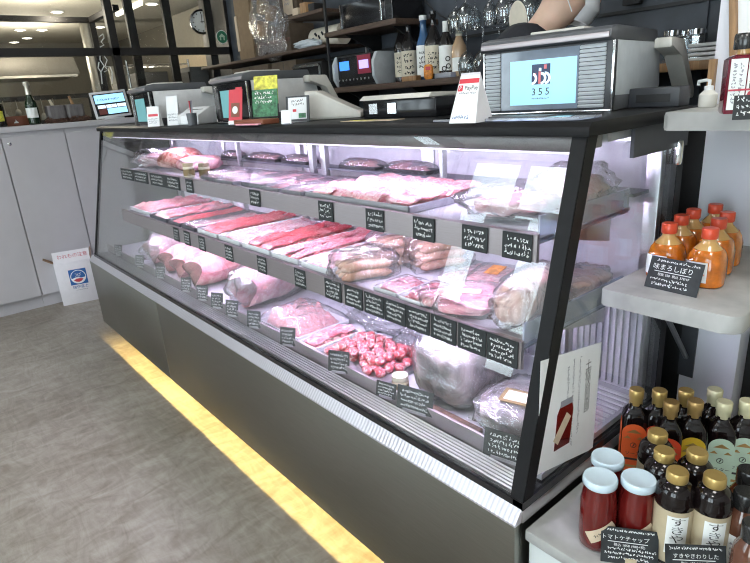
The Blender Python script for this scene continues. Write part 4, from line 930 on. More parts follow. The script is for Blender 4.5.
part('display', MB().box(-.16, -.06, -.129, -.126, .1, .155), 'amp blue', t, None, 'lit blue display'); part('red_unit', MB().box(.03, .16, -.13, -.126, .07, .18), 'amp red', t, None); part('display', MB().box(.05, .14, -.133, -.13, .1, .15), 'amp violet', t, None, 'lit violet display')
for i in range(9): part('knob', MB(Matrix.Translation((-.16+i*.038, -.126, .04)) @ Matrix.Rotation(PI/2, 4, 'X')).lathe([(.008,0),(.007,.012),(0,.012)], 10), 'chrome', t)
def shoulder(r, h, neck=.015, s=.5): return [(r*.85, 0), (r, .006), (r, h*s), (r*.95, h*(s+.06)), (r*.55, h*(s+.2)), (neck*1.1, h*(s+.28)), (neck, h*.9), (neck*1.15, h*.91), (neck*1.15, h)]
def wcap(r, h, z0=.86): return [(r, h*z0), (r*1.15, h*(z0+.01)), (r*1.15, h*1.0), (0, h*1.005)]
GB = 'bottles on the wall shelf'; BF = .12
def marks(r, z0, z1, seed, m='black ink'):
    def f(t):
        me = scribble(MB(), r*1.3, (z1-z0), 4, seed, .006, .0008).mesh('writing', m)
        for v in me.vertices: a = v.co.x/r; v.co = Vector((math.sin(a)*(r+.0015), -math.cos(a)*(r+.0015), v.co.y+(z0+z1)/2))
        part('writing', me, None, t)
    return f
R7 = .7
bottle('sake_bottle', 'tall dark sake bottle with a long white cap, beside the amplifier', 'bottle', (1.06, 1.72, BSZ), GB, shoulder(.052, .41, .016, .44), 'bottle black', wcap(.017, .41, .78), 'label white', (.053, .03, .17), 'label cream', rz=R7, extra=marks(.0535, .05, .15, 1))
bottle('sake_bottle', 'dark sake bottle with a patterned cream label, second from the amplifier', 'bottle', (1.15, 1.69, BSZ), GB, shoulder(.05, .345, .016, .5), 'bottle black', wcap(.016, .345, .93), 'label white', (.051, .02, .17), 'label cream', rz=R7, extra=marks(.0515, .03, .16, 2))
bottle('sake_bottle', 'blue glass sake bottle with a white label and white cap', 'bottle', (1.255, 1.71, BSZ), GB, shoulder(.046, .35, .018, .5), 'bottle blue', wcap(.019, .35, .92), 'label white', (.047, .02, .19), 'label white', rz=R7, extra=marks(.0475, .06, .16, 3))
bottle('sake_bottle', 'broad dark sake bottle with a cream label and bold black writing', 'bottle', (1.345, 1.70, BSZ), GB, shoulder(.055, .36, .016, .5), 'bottle black', wcap(.017, .36, .92), 'bottle black', (.056, .03, .18), 'label cream', rz=R7, extra=marks(.0565, .05, .15, 4))
bottle('wine_bottle', 'dark wine bottle with a white label of black rings', 'bottle', (1.45, 1.69, BSZ), GB, wine(.044, .295, .015, .68), 'bottle black', wcap(.0155, .295, .76), 'label white', (.045, .04, .17), 'label white', rz=R7, extra=lambda t: [part('ring', MB(Matrix.Rotation(a, 4, 'Z') @ Matrix.Translation((0, -.0465, z)) @ Matrix.Rotation(PI/2, 4, 'X')).lathe([(.009,0),(.014,0),(.014,.002),(.009,.002),(.009,0)], 16, cap=False), 'black ink', t) for a, z in ((.2, .1), (.25, .062), (-.25, .05))])
bottle('wine_bottle', 'pale rose wine bottle with a cream capsule and white label, last of the row', 'bottle', (1.545, 1.69, BSZ), GB, wine(.042, .28, .015, .6), 'rose wine', wcap(.0155, .28, .74), 'label cream', (.043, .03, .1), 'label white', rz=R7)
t = thing('snack_packet', 'orange and yellow packet standing before the broad sake bottle', 'packet', (1.375, 1.62, BSZ), .6); part('packet', MB().blob((0,0,.04), (.026,.012,.04), 3, .04, 3, 2, 5), 'orange packet', t); part('label', MB().box(-.014,.014,-.0135,-.012,.05,.068), 'red card', t)
for i, (x, lb, m) in enumerate([(1.23, 'small wooden block lying before the blue sake bottle', 'oak wood'), (1.5, 'small clear ashtray before the wine bottles', 'acrylic')]):
    solo('small_dish', MB().box(x-.06, x+.06, 1.6, 1.645, BSZ, BSZ+.028, .004), m, lb, 'dish')
# hanging wine glasses
gr = thing('glass_rack', 'steel wire rack from which the wine glasses hang upside down', 'rack', (1.85, 1.7, 1.915))
for y in (1.52, 1.6, 1.68, 1.76): part('rail', MB().tube([(1.5, y, 1.915), (2.35, y, 1.915)], .005, 6), 'chrome', gr, world=True)
for x in (1.52, 2.33):
    part('end_bar', MB().tube([(x, 1.5, 1.92), (x, 1.896, 1.92)], .006, 6), 'chrome', gr, world=True)
def glass_mesh(r, hb, hs):
    b = MB(); p = [(.034,0),(.034,.003),(.006,.008),(.0035,.02),(.003,hs),(r*.5,hs+.014),(r*.86,hs+hb*.3),(r,hs+hb*.52),(r*.93,hs+hb*.8),(r*.8,hs+hb),(r*.77,hs+hb),(r*.9,hs+hb*.78),(r*.96,hs+hb*.52),(r*.82,hs+hb*.32),(r*.4,hs+.02),(0,hs+.016)]
    b.lathe(p, 20); return b.mesh('wine_glass', 'wine glass', 60)
gl_big = glass_mesh(.05, .128, .1); gl_small = glass_mesh(.036, .115, .1)
def hang(me, x, y, ztop, label, grp):
    o = bpy.data.objects.new('wine_glass', me); COL.objects.link(o); o.location = (x, y, ztop); o.rotation_euler = (PI, 0, 0); tag(o, label, 'wine glass', grp)
xs_ = [(1.575, 1.64, 0), (1.635, 1.72, 1), (1.71, 1.56, 0), (1.80, 1.64, 1), (1.885, 1.72, 0), (1.955, 1.56, 0), (2.03, 1.64, 0), (2.11, 1.72, 1), (2.19, 1.64, 0)]
for i, (x, y, s) in enumerate(xs_):
    hang(gl_small if s else gl_big, x, y, 1.9235, '%s wine glass hanging upside down from the upper rack, %s along from the wine bottles' % ('slim' if s else 'large', ORD[i]), 'wine glasses on the upper rack')
for i, (x, s) in enumerate([(1.625, 0), (1.735, 0), (1.84, 1), (1.91, 0)]):
    hang(gl_small if s else gl_big, x, 1.66, BSZ+(.2155 if s else .2285), 'wine glass standing upside down on the shelf, %s along from the wine bottles' % ORD[i], 'wine glasses on the shelf')
# white trays and jars on the oak shelf
for i in range(4):
    z = 1.4585+i*.0165
    b = MB(Matrix.Translation((2.87, 1.69, z)) @ rotz(.02*(i % 3))); b.prism([(-.1,-.07),(.1,-.07),(.1,.09),(-.1,.09)], 0, .012, .003)
    solo('white_box', b, 'white plastic', 'flat white box, %s in the stack on the wooden shelf' % ['lowest', 'second from the bottom', 'third from the bottom', 'topmost'][i], 'box', 'flat white boxes on the wooden shelf')
for i, (x, y) in enumerate([(2.70, 1.64), (2.755, 1.72), (2.70, 1.78)]):
    t = thing('glass_jar', 'clear faceted glass jar, %s' % ['foremost beside the white boxes', 'middle one behind the foremost jar', 'hindmost against the wall'][i], 'jar', (x, y, 1.4585), 0, 'glass jars on the wooden shelf')
    part('glass', MB().lathe([(.03,0),(.034,.01),(.034,.085),(.03,.1),(.028,.1),(.03,.08),(.03,.012),(0,.01)], 8), 'wine glass', t, 20); part('lid', MB().lathe([(.036,.1),(.036,.118),(0,.12)], 16), 'chrome', t)
t = thing('wall_box', 'small black switch box on the slate wall', 'switch', (2.42, 1.886, 1.72)); part('box', MB().box(-.05,.03,-.03,0,0,.1,.004), 'black matt', t); part('lamp', MB().box(-.02,.0,-.033,-.03,.03,.04), 'paper', t)
solo('cable', MB().tube([(1.0+.35*i/6, 1.884, 2.05-.25*math.sin(i/6*PI/2)) for i in range(7)], .004, 6), 'black matt', 'thin black cable hanging on the slate wall above the bottles', 'cable')
# alcove with cartons and bags beside the partition
board(-1.46, .5, 1.55, 1.895, 1.735, 1.755, 'long dark shelf of cartons and bags beside the partition', 'dark wood')
board(.08, .5, 1.55, 1.895, 1.95, 1.972, 'higher short shelf above the white roll', 'dark wood')
fr_ = thing('rack_frame', 'thin upright frame of the shelves beside the appliance', 'frame', (.53, 1.7, .9)); part('post', MB().box(.515, .53, 1.55, 1.565, .9005, 2.6), 'black matt', fr_, world=True); part('post', MB().box(.53, .55, 1.865, 1.884, .9005, 2.6), 'satin steel', fr_, world=True)
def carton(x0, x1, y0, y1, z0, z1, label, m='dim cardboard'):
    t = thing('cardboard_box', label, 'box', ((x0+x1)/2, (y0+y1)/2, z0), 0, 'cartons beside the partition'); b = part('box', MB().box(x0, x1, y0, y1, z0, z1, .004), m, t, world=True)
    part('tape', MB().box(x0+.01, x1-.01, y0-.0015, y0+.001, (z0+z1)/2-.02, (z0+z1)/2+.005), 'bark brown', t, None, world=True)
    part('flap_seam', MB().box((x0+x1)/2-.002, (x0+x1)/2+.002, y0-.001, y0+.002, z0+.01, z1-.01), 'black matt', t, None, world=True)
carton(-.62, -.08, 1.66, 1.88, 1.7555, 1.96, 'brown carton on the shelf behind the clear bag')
carton(-.95, -.35, 1.6, 1.88, 1.4385, 1.7, 'carton below the long shelf by the partition'); carton(-.33, .02, 1.62, 1.88, 1.4385, 1.7, 'carton below the long shelf, beside the black fridge')
board(-1.46, .04, 1.55, 1.895, 1.4, 1.438, 'lower shelf board under the hidden cartons', 'dark wood')
t = thing('small_fridge', 'black fridge with a thin silver door frame beside the cartons', 'fridge', (.27, 1.72, 0)); part('body', MB().box(-.22, .13, -.14, .16, 0, 1.66, .004), 'black matt', t); part('door', MB().box(-.21, .12, -.155, -.142, .05, 1.64), 'black gloss', t)
b = MB(); b.box(-.215, .125, -.158, -.15, 1.63, 1.645); b.box(.112, .125, -.158, -.15, .05, 1.645); part('door_frame', b, 'chrome', t)
t = thing('kraft_board', 'tan kraft board standing on the shelf beside the partition', 'board', (-.94, 1.78, 1.7555)); part('board', MB().box(-.14, .12, -.02, .02, .0, .52, .004), 'cardboard', t); part('paper_edge', MB().box(-.15, -.11, -.025, -.02, .1, .38), 'kraft label', t)
t = thing('clear_bag', 'large clear crumpled bag of cups in front of the brown carton', 'bag', (-.27, 1.585, 1.7555)); part('bag', MB(Matrix.Rotation(.1, 4, 'Y')).blob((.0,0,.2), (.23,.06,.22), 4, .28, 2.2, 3, 2.2), 'cling film', t, 70)
for i, (x, z) in enumerate(((-.1,.15),(.05,.24),(-.06,.3))): part('cup', MB(Matrix.Translation((x, 0, z)) @ Matrix.Rotation(.5, 4, 'Y')).lathe([(.035,0),(.045,.09)], 14), 'cardboard' if i else 'oak wood', t)
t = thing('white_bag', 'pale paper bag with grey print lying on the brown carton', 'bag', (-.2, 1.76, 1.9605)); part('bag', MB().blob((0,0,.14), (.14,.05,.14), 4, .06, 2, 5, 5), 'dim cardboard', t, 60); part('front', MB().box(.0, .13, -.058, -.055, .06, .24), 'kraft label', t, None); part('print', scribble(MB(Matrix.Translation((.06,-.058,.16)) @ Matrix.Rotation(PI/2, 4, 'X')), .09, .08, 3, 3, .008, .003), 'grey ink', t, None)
t = thing('paper_roll', 'thick white roll with black spots lying on the shelf', 'roll', (.27, 1.76, 1.7555)); RT_ = Matrix.Translation((0,0,.07)) @ Matrix.Rotation(PI/2, 4, 'Y'); part('roll', MB(RT_).lathe([(.03,-.17),(.065,-.17),(.07,-.16),(.07,.16),(.065,.17),(.03,.17)], 28), 'cream disc', t); part('core', MB(RT_).lathe([(.03,-.172),(.0,-.172)], 16), 'black matt', t)
b = MB()
for i in range(9): b.blob((-.1+.02*i+.01*(i % 2), -.07, .065+.03*((i*7) % 4)/3), (.012,.006,.01), 1, .1, 2, i)
part('spots', b, 'black ink', t, 60)
t = thing('blue_bag', 'pale blue plastic wrap lying at the shelf edge before the roll', 'bag', (.2, 1.62, 1.7555)); part('bag', MB(rotz(.2)).blob((0,0,.03), (.13,.035,.029), 4, .3, 2.5, 6), 'pale grey plastic', t, 70)
t = thing('packed_goods', 'row of small packs on the higher short shelf', 'packs', (.2, 1.6, 1.9725)); 
for i in range(3): part('pack', MB().box(-.1+i*.1, -.03+i*.1, -.02, .06, 0, .05+.02*(i % 2), .004), ('kraft label', 'oak wood', 'black matt')[i % 3], t)
# ================================================================== THE PERSON behind the large till
pz = 0
P = thing('person', 'person in a black shirt and white mask bending forward behind the large till', 'person', (2.37, .925, 0))
bm = bmesh.new(); sk = bm.verts.layers.skin.verify()
J = {}
def jv(n, co, r, par=None):
    v = bm.verts.new(co); v[sk].radius = (r, r) if not isinstance(r, tuple) else r; J[n] = v
    if par: bm.edges.new((J[par], v))
fx = Vector((.8, .6, 0)).normalized(); sx_ = Vector((-fx.y, fx.x, 0))
def pt(f, s, z): return Vector((2.37, .925, 0))+fx*f+sx_*s+Vector((0,0,z))
jv('pelvis', pt(0,0,1.0), (.15,.13)); jv('waist', pt(.0,0,1.15), (.135,.11), 'pelvis'); jv('chest', pt(.06,0,1.36), (.155,.115), 'waist'); jv('collar', pt(.125,0,1.5), (.1,.085), 'chest'); jv('neck', pt(.165,0,1.57), .06, 'collar'); jv('neck2', pt(.205,0,1.625), .057, 'neck')
jv('jaw', pt(.25,0,1.66), (.074,.08), 'neck2'); jv('head', pt(.27,0,1.73), (.085,.1), 'jaw'); jv('crown', pt(.26,0,1.8), (.07,.08), 'head')
for s, n in ((1, 'l'), (-1, 'r')):
    jv('hip'+n, pt(0,s*.1,.92), .1, 'pelvis'); jv('knee'+n, pt(.02,s*.11,.5), .065, 'hip'+n); jv('ankle'+n, pt(-.02,s*.11,.08), .042, 'knee'+n); jv('toe'+n, pt(.13,s*.12,.035), .034, 'ankle'+n)
    jv('sh'+n, pt(.13,s*.15,1.525), .07, 'collar'); jv('elbow'+n, pt(.16,s*.25,1.24), .045, 'sh'+n); jv('wrist'+n, pt(.38,s*.17,1.1), .029, 'elbow'+n); jv('palm'+n, pt(.45,s*.15,1.1), (.034,.02), 'wrist'+n)
    for k in range(4):
        a = (k-1.5)*.02; jv('f%d%s' % (k, n), pt(.5+.006*(1.5-abs(k-1.5)),s*.15+a,1.095), .0095, 'palm'+n); jv('g%d%s' % (k, n), pt(.535+.008*(1.5-abs(k-1.5)),s*.15+a*1.1,1.075), .0085, 'f%d%s' % (k, n))
    jv('t0'+n, pt(.46,s*.15-s*.045,1.1), .011, 'palm'+n); jv('t1'+n, pt(.5,s*.15-s*.06,1.09), .0095, 't0'+n)
for v in bm.verts: v[sk].use_root = False
J['pelvis'][sk].use_root = True
def skinned(bm, name, m, parent, lev=2):
    me = bpy.data.meshes.new(name); bm.to_mesh(me); bm.free(); o = bpy.data.objects.new(name, me); COL.objects.link(o)
    o.modifiers.new('skin', 'SKIN').use_smooth_shade = True; s = o.modifiers.new('sub', 'SUBSURF'); s.levels = lev; s.render_levels = lev
    dg = bpy.context.evaluated_depsgraph_get(); dg.update(); r = bpy.data.meshes.new_from_object(o.evaluated_get(dg)); bpy.data.objects.remove(o)
    r.materials.clear(); r.materials.append(MATS[m]); [setattr(p, 'use_smooth', True) for p in r.polygons]
    return part(name, r, m, parent, world=True)
body = skinned(bm, 'body', 'skin', P)
def chain(name, segs, m, lev=2):
    bm = bmesh.new(); sk = bm.verts.layers.skin.verify(); first = True; d = {}
    for a, b, ra, rb in segs:
        for q, r in ((a, ra), (b, rb)):
            k = tuple(round(c, 4) for c in q)
            if k not in d:
                v = bm.verts.new(q); v[sk].radius = r if isinstance(r, tuple) else (r, r); v[sk].use_root = first; first = False; d[k] = v
        bm.edges.new((d[tuple(round(c, 4) for c in a)], d[tuple(round(c, 4) for c in b)]))
    return skinned(bm, name, m, P, lev)
sg = [(pt(0,0,.98), pt(0,0,1.15), (.165,.145), (.155,.13)), (pt(0,0,1.15), pt(.06,0,1.36), (.155,.13), (.175,.135)), (pt(.06,0,1.36), pt(.118,0,1.51), (.175,.135), (.11,.1)), (pt(.118,0,1.51), pt(.158,0,1.575), (.11,.1), (.086,.082)), (pt(.158,0,1.575), pt(.172,0,1.6), (.086,.082), (.078,.074))]
for s in (1, -1): sg += [(pt(.118,0,1.51), pt(.13,s*.15,1.535), (.11,.1), .088), (pt(.13,s*.15,1.535), pt(.125,s*.225,1.34), .088, .072)]
chain('shirt', sg, 'black cloth')
sg = [(pt(0,0,1.02), pt(0,0,.96), (.165,.15), (.16,.15))]
for s in (1, -1): sg += [(pt(0,0,.96), pt(0,s*.1,.88), (.16,.15), .115), (pt(0,s*.1,.88), pt(.02,s*.11,.5), .115, .082), (pt(.02,s*.11,.5), pt(-.02,s*.11,.1), .082, .07)]
chain('trousers', sg, 'denim')
for s in (1, -1): part('shoe', MB(frame(pt(.05, s*.115, 0), fx, sx_)).blob((0,0,.045), (.15,.055,.045), 3, .05, 2, 4, 3), 'black matt', P, 60, world=True)
HF = frame(pt(.27,0,1.715), fx, sx_) @ Matrix.Rotation(.35, 4, 'Y')      # head: x forward, y to the side, z up
part('mask', MB(HF).grid(14, 12, lambda u, v: ((.1*math.cos((u-.5)*2.3)+.018*(1-abs(2*v-1))+.004), .094*math.sin((u-.5)*2.3), -.095+.1*v)), 'mask cloth', P, 60, 'white pleated face mask', True)
for s in (1, -1): part('mask_loop', MB(HF).tube([(.04, s*.086, -.01), (.0, s*.094, .0), (-.015, s*.096, -.025), (.03, s*.088, -.075)], .002, 5), 'mask cloth', P, world=True)
part('hair', MB(HF).grid(24, 12, lambda u, v: (-.018+.112*math.cos(v*1.75)*math.cos(u*2*PI)*(1 if math.cos(u*2*PI) < .1 else .9), .1*math.cos(v*1.75-.1)*math.sin(u*2*PI), .02+.105*math.sin(v*1.6)-(.05*(1-v) if math.cos(u*2*PI) < .2 else -.015))), 'hair', P, 60, 'short black hair', True)
for s in (1, -1):
    part('ear', MB(HF).blob((-.008, s*.088, -.012), (.018,.009,.032), 2, .1, 2, 2), 'skin', P, 60, world=True)
    part('eye', MB(HF).blob((.082, s*.034, .015), (.012,.013,.01), 2, 0, 1, 1), 'eye white', P, 60, world=True); part('pupil', MB(HF).blob((.0915, s*.034, .015), (.004,.006,.006), 2, 0, 1, 1), 'black ink', P, 60, world=True)
    part('eyebrow', MB(HF).tube([(.09, s*.018, .035), (.09, s*.036, .04), (.08, s*.052, .036)], .0035, 6), 'hair', P, 60, world=True)
part('nose', MB(HF).blob((.098, 0, -.012), (.016,.014,.022), 2, 0, 1, 1), 'skin', P, 60, world=True)
# cream round disc hanging behind the shirt
DT = frame(at(518, 20, 1, 1.32), (.62, -.35, .5), (-.4, .1, .8))
t = thing('round_fan', 'cream oval disc leaning behind the shoulder of the black shirt', 'disc', at(518, 20, 1, 1.32))
part('disc', MB(DT).lathe([(.0,-.004),(.07,-.004),(.074,0),(.07,.004),(0,.004)], 36), 'cream disc', t, 40, world=True)
p0 = at(508, 36, 1, 1.32); part('handle', MB().tube([p0, p0+Vector((-.05, 0, -.12)), p0+Vector((-.07, 0, -.3))], .012, 8), 'bark brown', t, world=True)
# ================================================================== STEPPED COUNTERS AT THE NEAR END
LX = 3.211
Z0, Z1, Z2 = .53, 1.0, 1.345
struct('wall_pillar', MB().box(3.196, 3.335, .75, .9, 0, H_CEIL), 'white pillar')
struct('wall_side', MB().box(3.38, 4.6, .78, .9, 0, H_CEIL), 'cream plaster')
struct('trim_3b', MB().box(3.335, 3.38, .82, .86, 0, H_CEIL), 'black matt')
bpy.data.objects['trim_3b'].name = 'trim_4'
t = thing('support_post', 'black upright post behind the end of the glass case', 'post', (3.165, .8, 0)); part('post', MB().box(3.14, 3.192, .76, .86, 0, 1.3), 'black matt', t, world=True)
def slab_poly(x0, x1, y0, y1, r):
    p = []
    for cx, cy, a in ((x0+.008, y0+.008, PI), (x1-r, y0+r, 1.5*PI), (x1-r, y1-.01, 0), (x0+.008, y1-.008, .5*PI)):
        rr = r if cx == x1-r and a == 1.5*PI else .008
        for k in range(6): p.append((cx+rr*math.cos(a+k*PI/10), cy+rr*math.sin(a+k*PI/10)))
    return p
t = thing('counter', 'low pale counter with a grey stone top that carries the sauce bottles', 'counter', (3.6, .4, 0))
part('cabinet', MB().box(LX+.002, 4.1, .012, .745, .02, Z0-.028), 'counter white', t, world=True); part('top', MB().box(LX-.002, 4.12, .0, .748, Z0-.028, Z0, .004), 'stone slab', t, world=True)
part('plinth', MB().box(LX+.02, 4.08, .05, .72, 0, .02), 'charcoal', t, world=True)
def stay(x, z, parent, y1=.745):
    part('stay', MB().tube([(x, y1-.28, z-.002), (x, y1-.01, z-.3)], .007, 8), 'dark grey', parent, label='slanting metal stay', world=True)
    part('stay_plate', MB().box(x-.02, x+.02, y1-.006, y1+.0, z-.36, z-.02), 'charcoal', parent, world=True)
t = thing('wall_shelf', 'middle stone shelf with rounded corner carrying the orange sauce bottles', 'shelf', (3.34, .5, Z1-.035), 0, 'stone shelves at the near end'); part('slab', MB().prism(slab_poly(LX, 3.475, .25, .748, .03), Z1-.036, Z1, .003), 'stone slab', t, world=True); stay(3.215, Z1-.036, t); stay(3.44, Z1-.036, t)
t = thing('wall_shelf', 'upper thick stone shelf beside the large till carrying the syrup bottle', 'shelf', (3.5, .6, Z2-.035), 0, 'stone shelves at the near end'); part('slab', MB().prism(slab_poly(3.243, 4.1, .4, .748, .02), Z2-.036, Z2, .006), 'stone slab', t, world=True)
# orange sauce bottles -------------------------------------------------
OB = [((670,223),'orange sauce bottle with a red cap, front of the row nearest the glass case'), ((682,215),'orange sauce bottle, second in the row nearest the glass case'), ((694,209),'orange sauce bottle, third in the row nearest the glass case'),
      ((711,228),'orange sauce bottle right behind the chalk sign, front of the outer row'), ((719.5,218.5),'orange sauce bottle, second in the outer row'), ((728,212),'orange sauce bottle at the outer edge, third in the outer row'), ((716,204),'half empty orange sauce bottle at the back between the rows')]
def orange_bottle(p, label):
    t = thing('sauce_bottle', label, 'bottle', (p.x, p.y, Z1), .1, 'orange sauce bottles')
    low = 'half' in label
    part('glass', MB().lathe([(.03,0),(.035,.004),(.036,.02),(.0355,.05),(.031,.068),(.026,.077)], 24, 3.2), 'orange sauce', t, 45)
    part('neck', MB().lathe([(.026,.077),(.02,.084),(.013,.092),(.012,.1)], 20), 'clear bottle neck', t, 45)
    part('cap', MB().lathe([(.0145,.098),(.0155,.1),(.0155,.118),(.014,.1195),(0,.1195)], 24), 'red cap', t, 45)
    b = MB().lathe([(.0362,.012),(.0364,.03),(.0358,.05),(.035,.054)], 14, 3.2, (0,0,.001), -PI/2-.95, -PI/2+.3); part('label', b, 'label white', t, 45)
    s = scribble(MB(), .032, .03, 4, int(p.x*1000) % 97, .0016, .0).mesh('writing', 'orange label')
    for v in s.vertices: v.co = Vector((v.co.x*.7-.006, -.0382, v.co.y+.034))
    part('writing', s, None, t)
for (u, v), lb in OB: orange_bottle(at(u, v, 2, Z1+.119), lb)
def chalk_sign(p, w, h, rz, tilt, lines, label, name='chalk_sign', clip=None, sizes=None):
    t = thing(name, label, 'chalk sign', p, rz, 'chalk signs at the near end'); T = Matrix.Rotation(PI/2-tilt, 4, 'X')
    part('board', MB(T).box(-w/2, w/2, 0, h, -.002, 0), 'chalkboard', t, None); part('prop', MB(Matrix.Translation((0, .0, 0))).box(-w*.2, w*.2, .003, .022+h*math.sin(tilt), 0, .002), 'acrylic', t)
    for s, y, sz, x in lines:
        if s == '_': part('underline', MB(T).box(-w*.38, w*.32, y-.0006, y+.0006, .0002, .0006), 'chalk', t, None)
        elif s == '~': part('chalk_writing', scribble(MB(T), w*.88, sz*(1.25), max(1, int(sz*1.25/.0085)), int(y*9999), .0011, .0005, -w*.44, y), 'chalk', t, None)
        else: lettering(s, sz, T @ Matrix.Translation((x, y, .0006)), t, 'chalk', 1.05, world=False)
    if clip: part('clip', MB(T).box(clip-.01, clip+.01, -.002, .012, .0002, .003), 'tan label', t)
    return t
def place(u1, v1, u2, v2, z, back=0):
    a = at(u1, v1, 2, z); b = at(u2, v2, 2, z); d = b-a; return (a+b)/2, math.atan2(d.y, d.x), d.length
c_, rz_, w_ = place(644, 286, 696, 298, Z1+.0005)
chalk_sign(c_, w_, .066, rz_, .35, [('~', .055, .006, 0), ('味まろしぼり', .0455, .0135, -.004), ('_', .037, 0, 0), ('税抜 350  税込 378/1P', .0305, .0065, 0), ('~', .006, .015, 0)], 'chalk sign with large writing before the orange sauce bottles on the middle shelf')
# counter: ketchup jars ---------------------------------------------
def jar(u, v, label):
    p = at(u, v, 2, Z0+.158)
    t = thing('ketchup_jar', label, 'jar', (p.x, p.y, Z0), .75, 'red jars with pale lids')
    part('glass', MB().lathe([(.028,0),(.0335,.005),(.035,.03),(.034,.1),(.031,.122),(.0295,.132),(.0295,.142)], 28), 'ketchup', t, 50)
    part('lid', MB().lathe([(.031,.14),(.0325,.1425),(.0325,.152),(.0305,.1562),(.027,.1566),(.026,.156),(0,.156)], 30), 'jar lid', t, 40)
    T = Matrix.Rotation(.0, 4, 'Z'); b = MB()
    def lf(a, c):
        s_ = (a-.5)*.062; q = (c-.5)*.025; x = s_*.82-q*.57; z = s_*.57+q*.82; an = x/.0352; return (.0357*math.sin(an), -.0357*math.cos(an), .05+z)
    part('label', MB().grid(10, 4, lf), 'kraft label', t, 60, 'slanting tan paper label')
    sm = scribble(MB(), .04, .01, 1, int(u), .0012, 0).mesh('writing', 'black ink')
    for vv in sm.vertices:
        x = vv.co.x*.82-vv.co.y*.57; z = vv.co.x*.57+vv.co.y*.82; an = x/.0352; vv.co = Vector((.0363*math.sin(an), -.0363*math.cos(an), .05+z))
    part('writing', sm, None, t)
jar(600.5, 475.5, 'red ketchup jar with pale blue lid, nearest the corner of the glass case'); jar(639, 477, 'red ketchup jar with pale blue lid, beside the dark gold capped bottles'); jar(608, 455.5, 'red ketchup jar mostly hidden behind the other two')
# dark sukiyaki sauce bottles with gold caps
def gold_bottle(u, v, label):
    p = at(u, v, 2, Z0+.196)
    t = thing('sauce_bottle', label, 'bottle', (p.x, p.y, Z0), .2, 'gold capped dark sauce bottles')
    part('glass', MB().lathe([(.028,0),(.033,.005),(.0335,.02),(.0335,.13),(.0345,.134),(.0345,.14),(.033,.144),(.0335,.152),(.031,.163),(.024,.172),(.0155,.176),(.0155,.18)], 26), 'soy dark', t, 45)
    part('cap', MB().lathe([(.018,.176),(.019,.178),(.019,.193),(.017,.1965),(0,.1965)], 26), 'gold cap', t, 40)
    part('label', MB().lathe([(.0339,.012),(.0339,.128)], 24, 2, (0,0,0), -PI/2-1.5, -PI/2+1.5), 'tan label', t, 60); part('label_face', MB().lathe([(.0342,.034),(.0342,.118)], 12, 2, (0,0,0), -PI/2-.1, -PI/2+1.0), 'label white', t, 60)
    me = text_mesh('す\nき\nや\nき', .02, 'black ink', 1, .95)
    for vv in me.vertices: a = (vv.co.x*1.4+.0155)/.0342; vv.co = Vector((.0346*math.sin(a), -.0346*math.cos(a), vv.co.y+.078))
    part('lettering', me, None, t); part('seal', MB().lathe([(.0345,.024),(.0345,.03)], 3, 2, (0,0,0), -PI/2+.02, -PI/2+.2), 'red ink', t)
for (u, v), lb in [((678,470.5),'dark gold capped bottle, front row behind the ketchup sign'), ((715.5,475),'dark gold capped bottle, front row at the outer side'), ((664.7,450),'dark gold capped bottle, second row, nearer the ketchup jars'), ((697.7,451),'dark gold capped bottle, second row, below the yellow label bottle'), ((658,431.5),'dark gold capped bottle, hindmost of its row by the orange label')]: gold_bottle(u, v, lb)
# square bottles with coloured labels
def square_bottle(u, v, capm, labm, label, txt=None):
    p = at(u, v, 2, Z0+.208)
    t = thing('sauce_bottle', label, 'bottle', (p.x, p.y, Z0), .5, 'square sauce bottles with coloured labels')
    part('glass', MB().lathe([(.024,0),(.0265,.004),(.027,.02),(.027,.133),(.0255,.146),(.018,.158),(.0125,.166),(.0125,.176)], 28, 6), 'soy dark', t, 40)
    part('cap', MB().lathe([(.0135,.17),(.0145,.172),(.0145,.186),(.016,.188),(.016,.2065),(.0145,.2085),(0,.2085)], 22), capm, t, 40)
    arch = [(-.0255,.006),(.0255,.006),(.0255,.108)]+[(.0255*math.cos(a), .108+.023*math.sin(a)) for a in [PI*k/12 for k in range(1, 12)]]+[(-.0255,.108)]
    F = Matrix.Translation((0, -.0272, 0)) @ Matrix.Rotation(PI/2, 4, 'X'); part('label', MB(F).prism(arch, 0, .0006), labm, t, None)
    F2 = Matrix.Translation((-.0272, 0, 0)) @ Matrix.Rotation(-PI/2, 4, 'Z') @ Matrix.Rotation(PI/2, 4, 'X'); part('side_label', MB(F2).prism(arch, 0, .0006), labm, t, None)
    for q in ([(-.016,.108),(.016,.108),(0,.118)], [(-.021,.093),(-.006,.093),(-.013,.1)], [(.006,.093),(.021,.093),(.013,.1)], [(-.02,.016),(.02,.016),(.02,.022),(-.02,.022)]): part('gold_pattern', MB(F).prism(q, .0007, .0011), 'bronze cap', t, None)
    b = MB(F); b.lathe([(.0055,.0007),(.0068,.0007),(.0068,.0012),(.0055,.0012)], 16, 2, (0,.076,0), cap=False); b.prism([(-.002,.072),(.0,.072),(.003,.079),(.001,.08)], .0007, .0012); part('emblem', b, 'black ink', t, None)
    lettering('ソース' if not txt else txt, .011, F @ Matrix.Translation((0, .053, .001)), t, 'black ink', world=False); part('dark_band', MB(F).box(-.017,.017,.036,.041,.0007,.0011), 'black ink', t, None)
    lettering('野村', .007, F @ Matrix.Translation((0, .062, .001)), t, 'black ink', world=False) if False else None
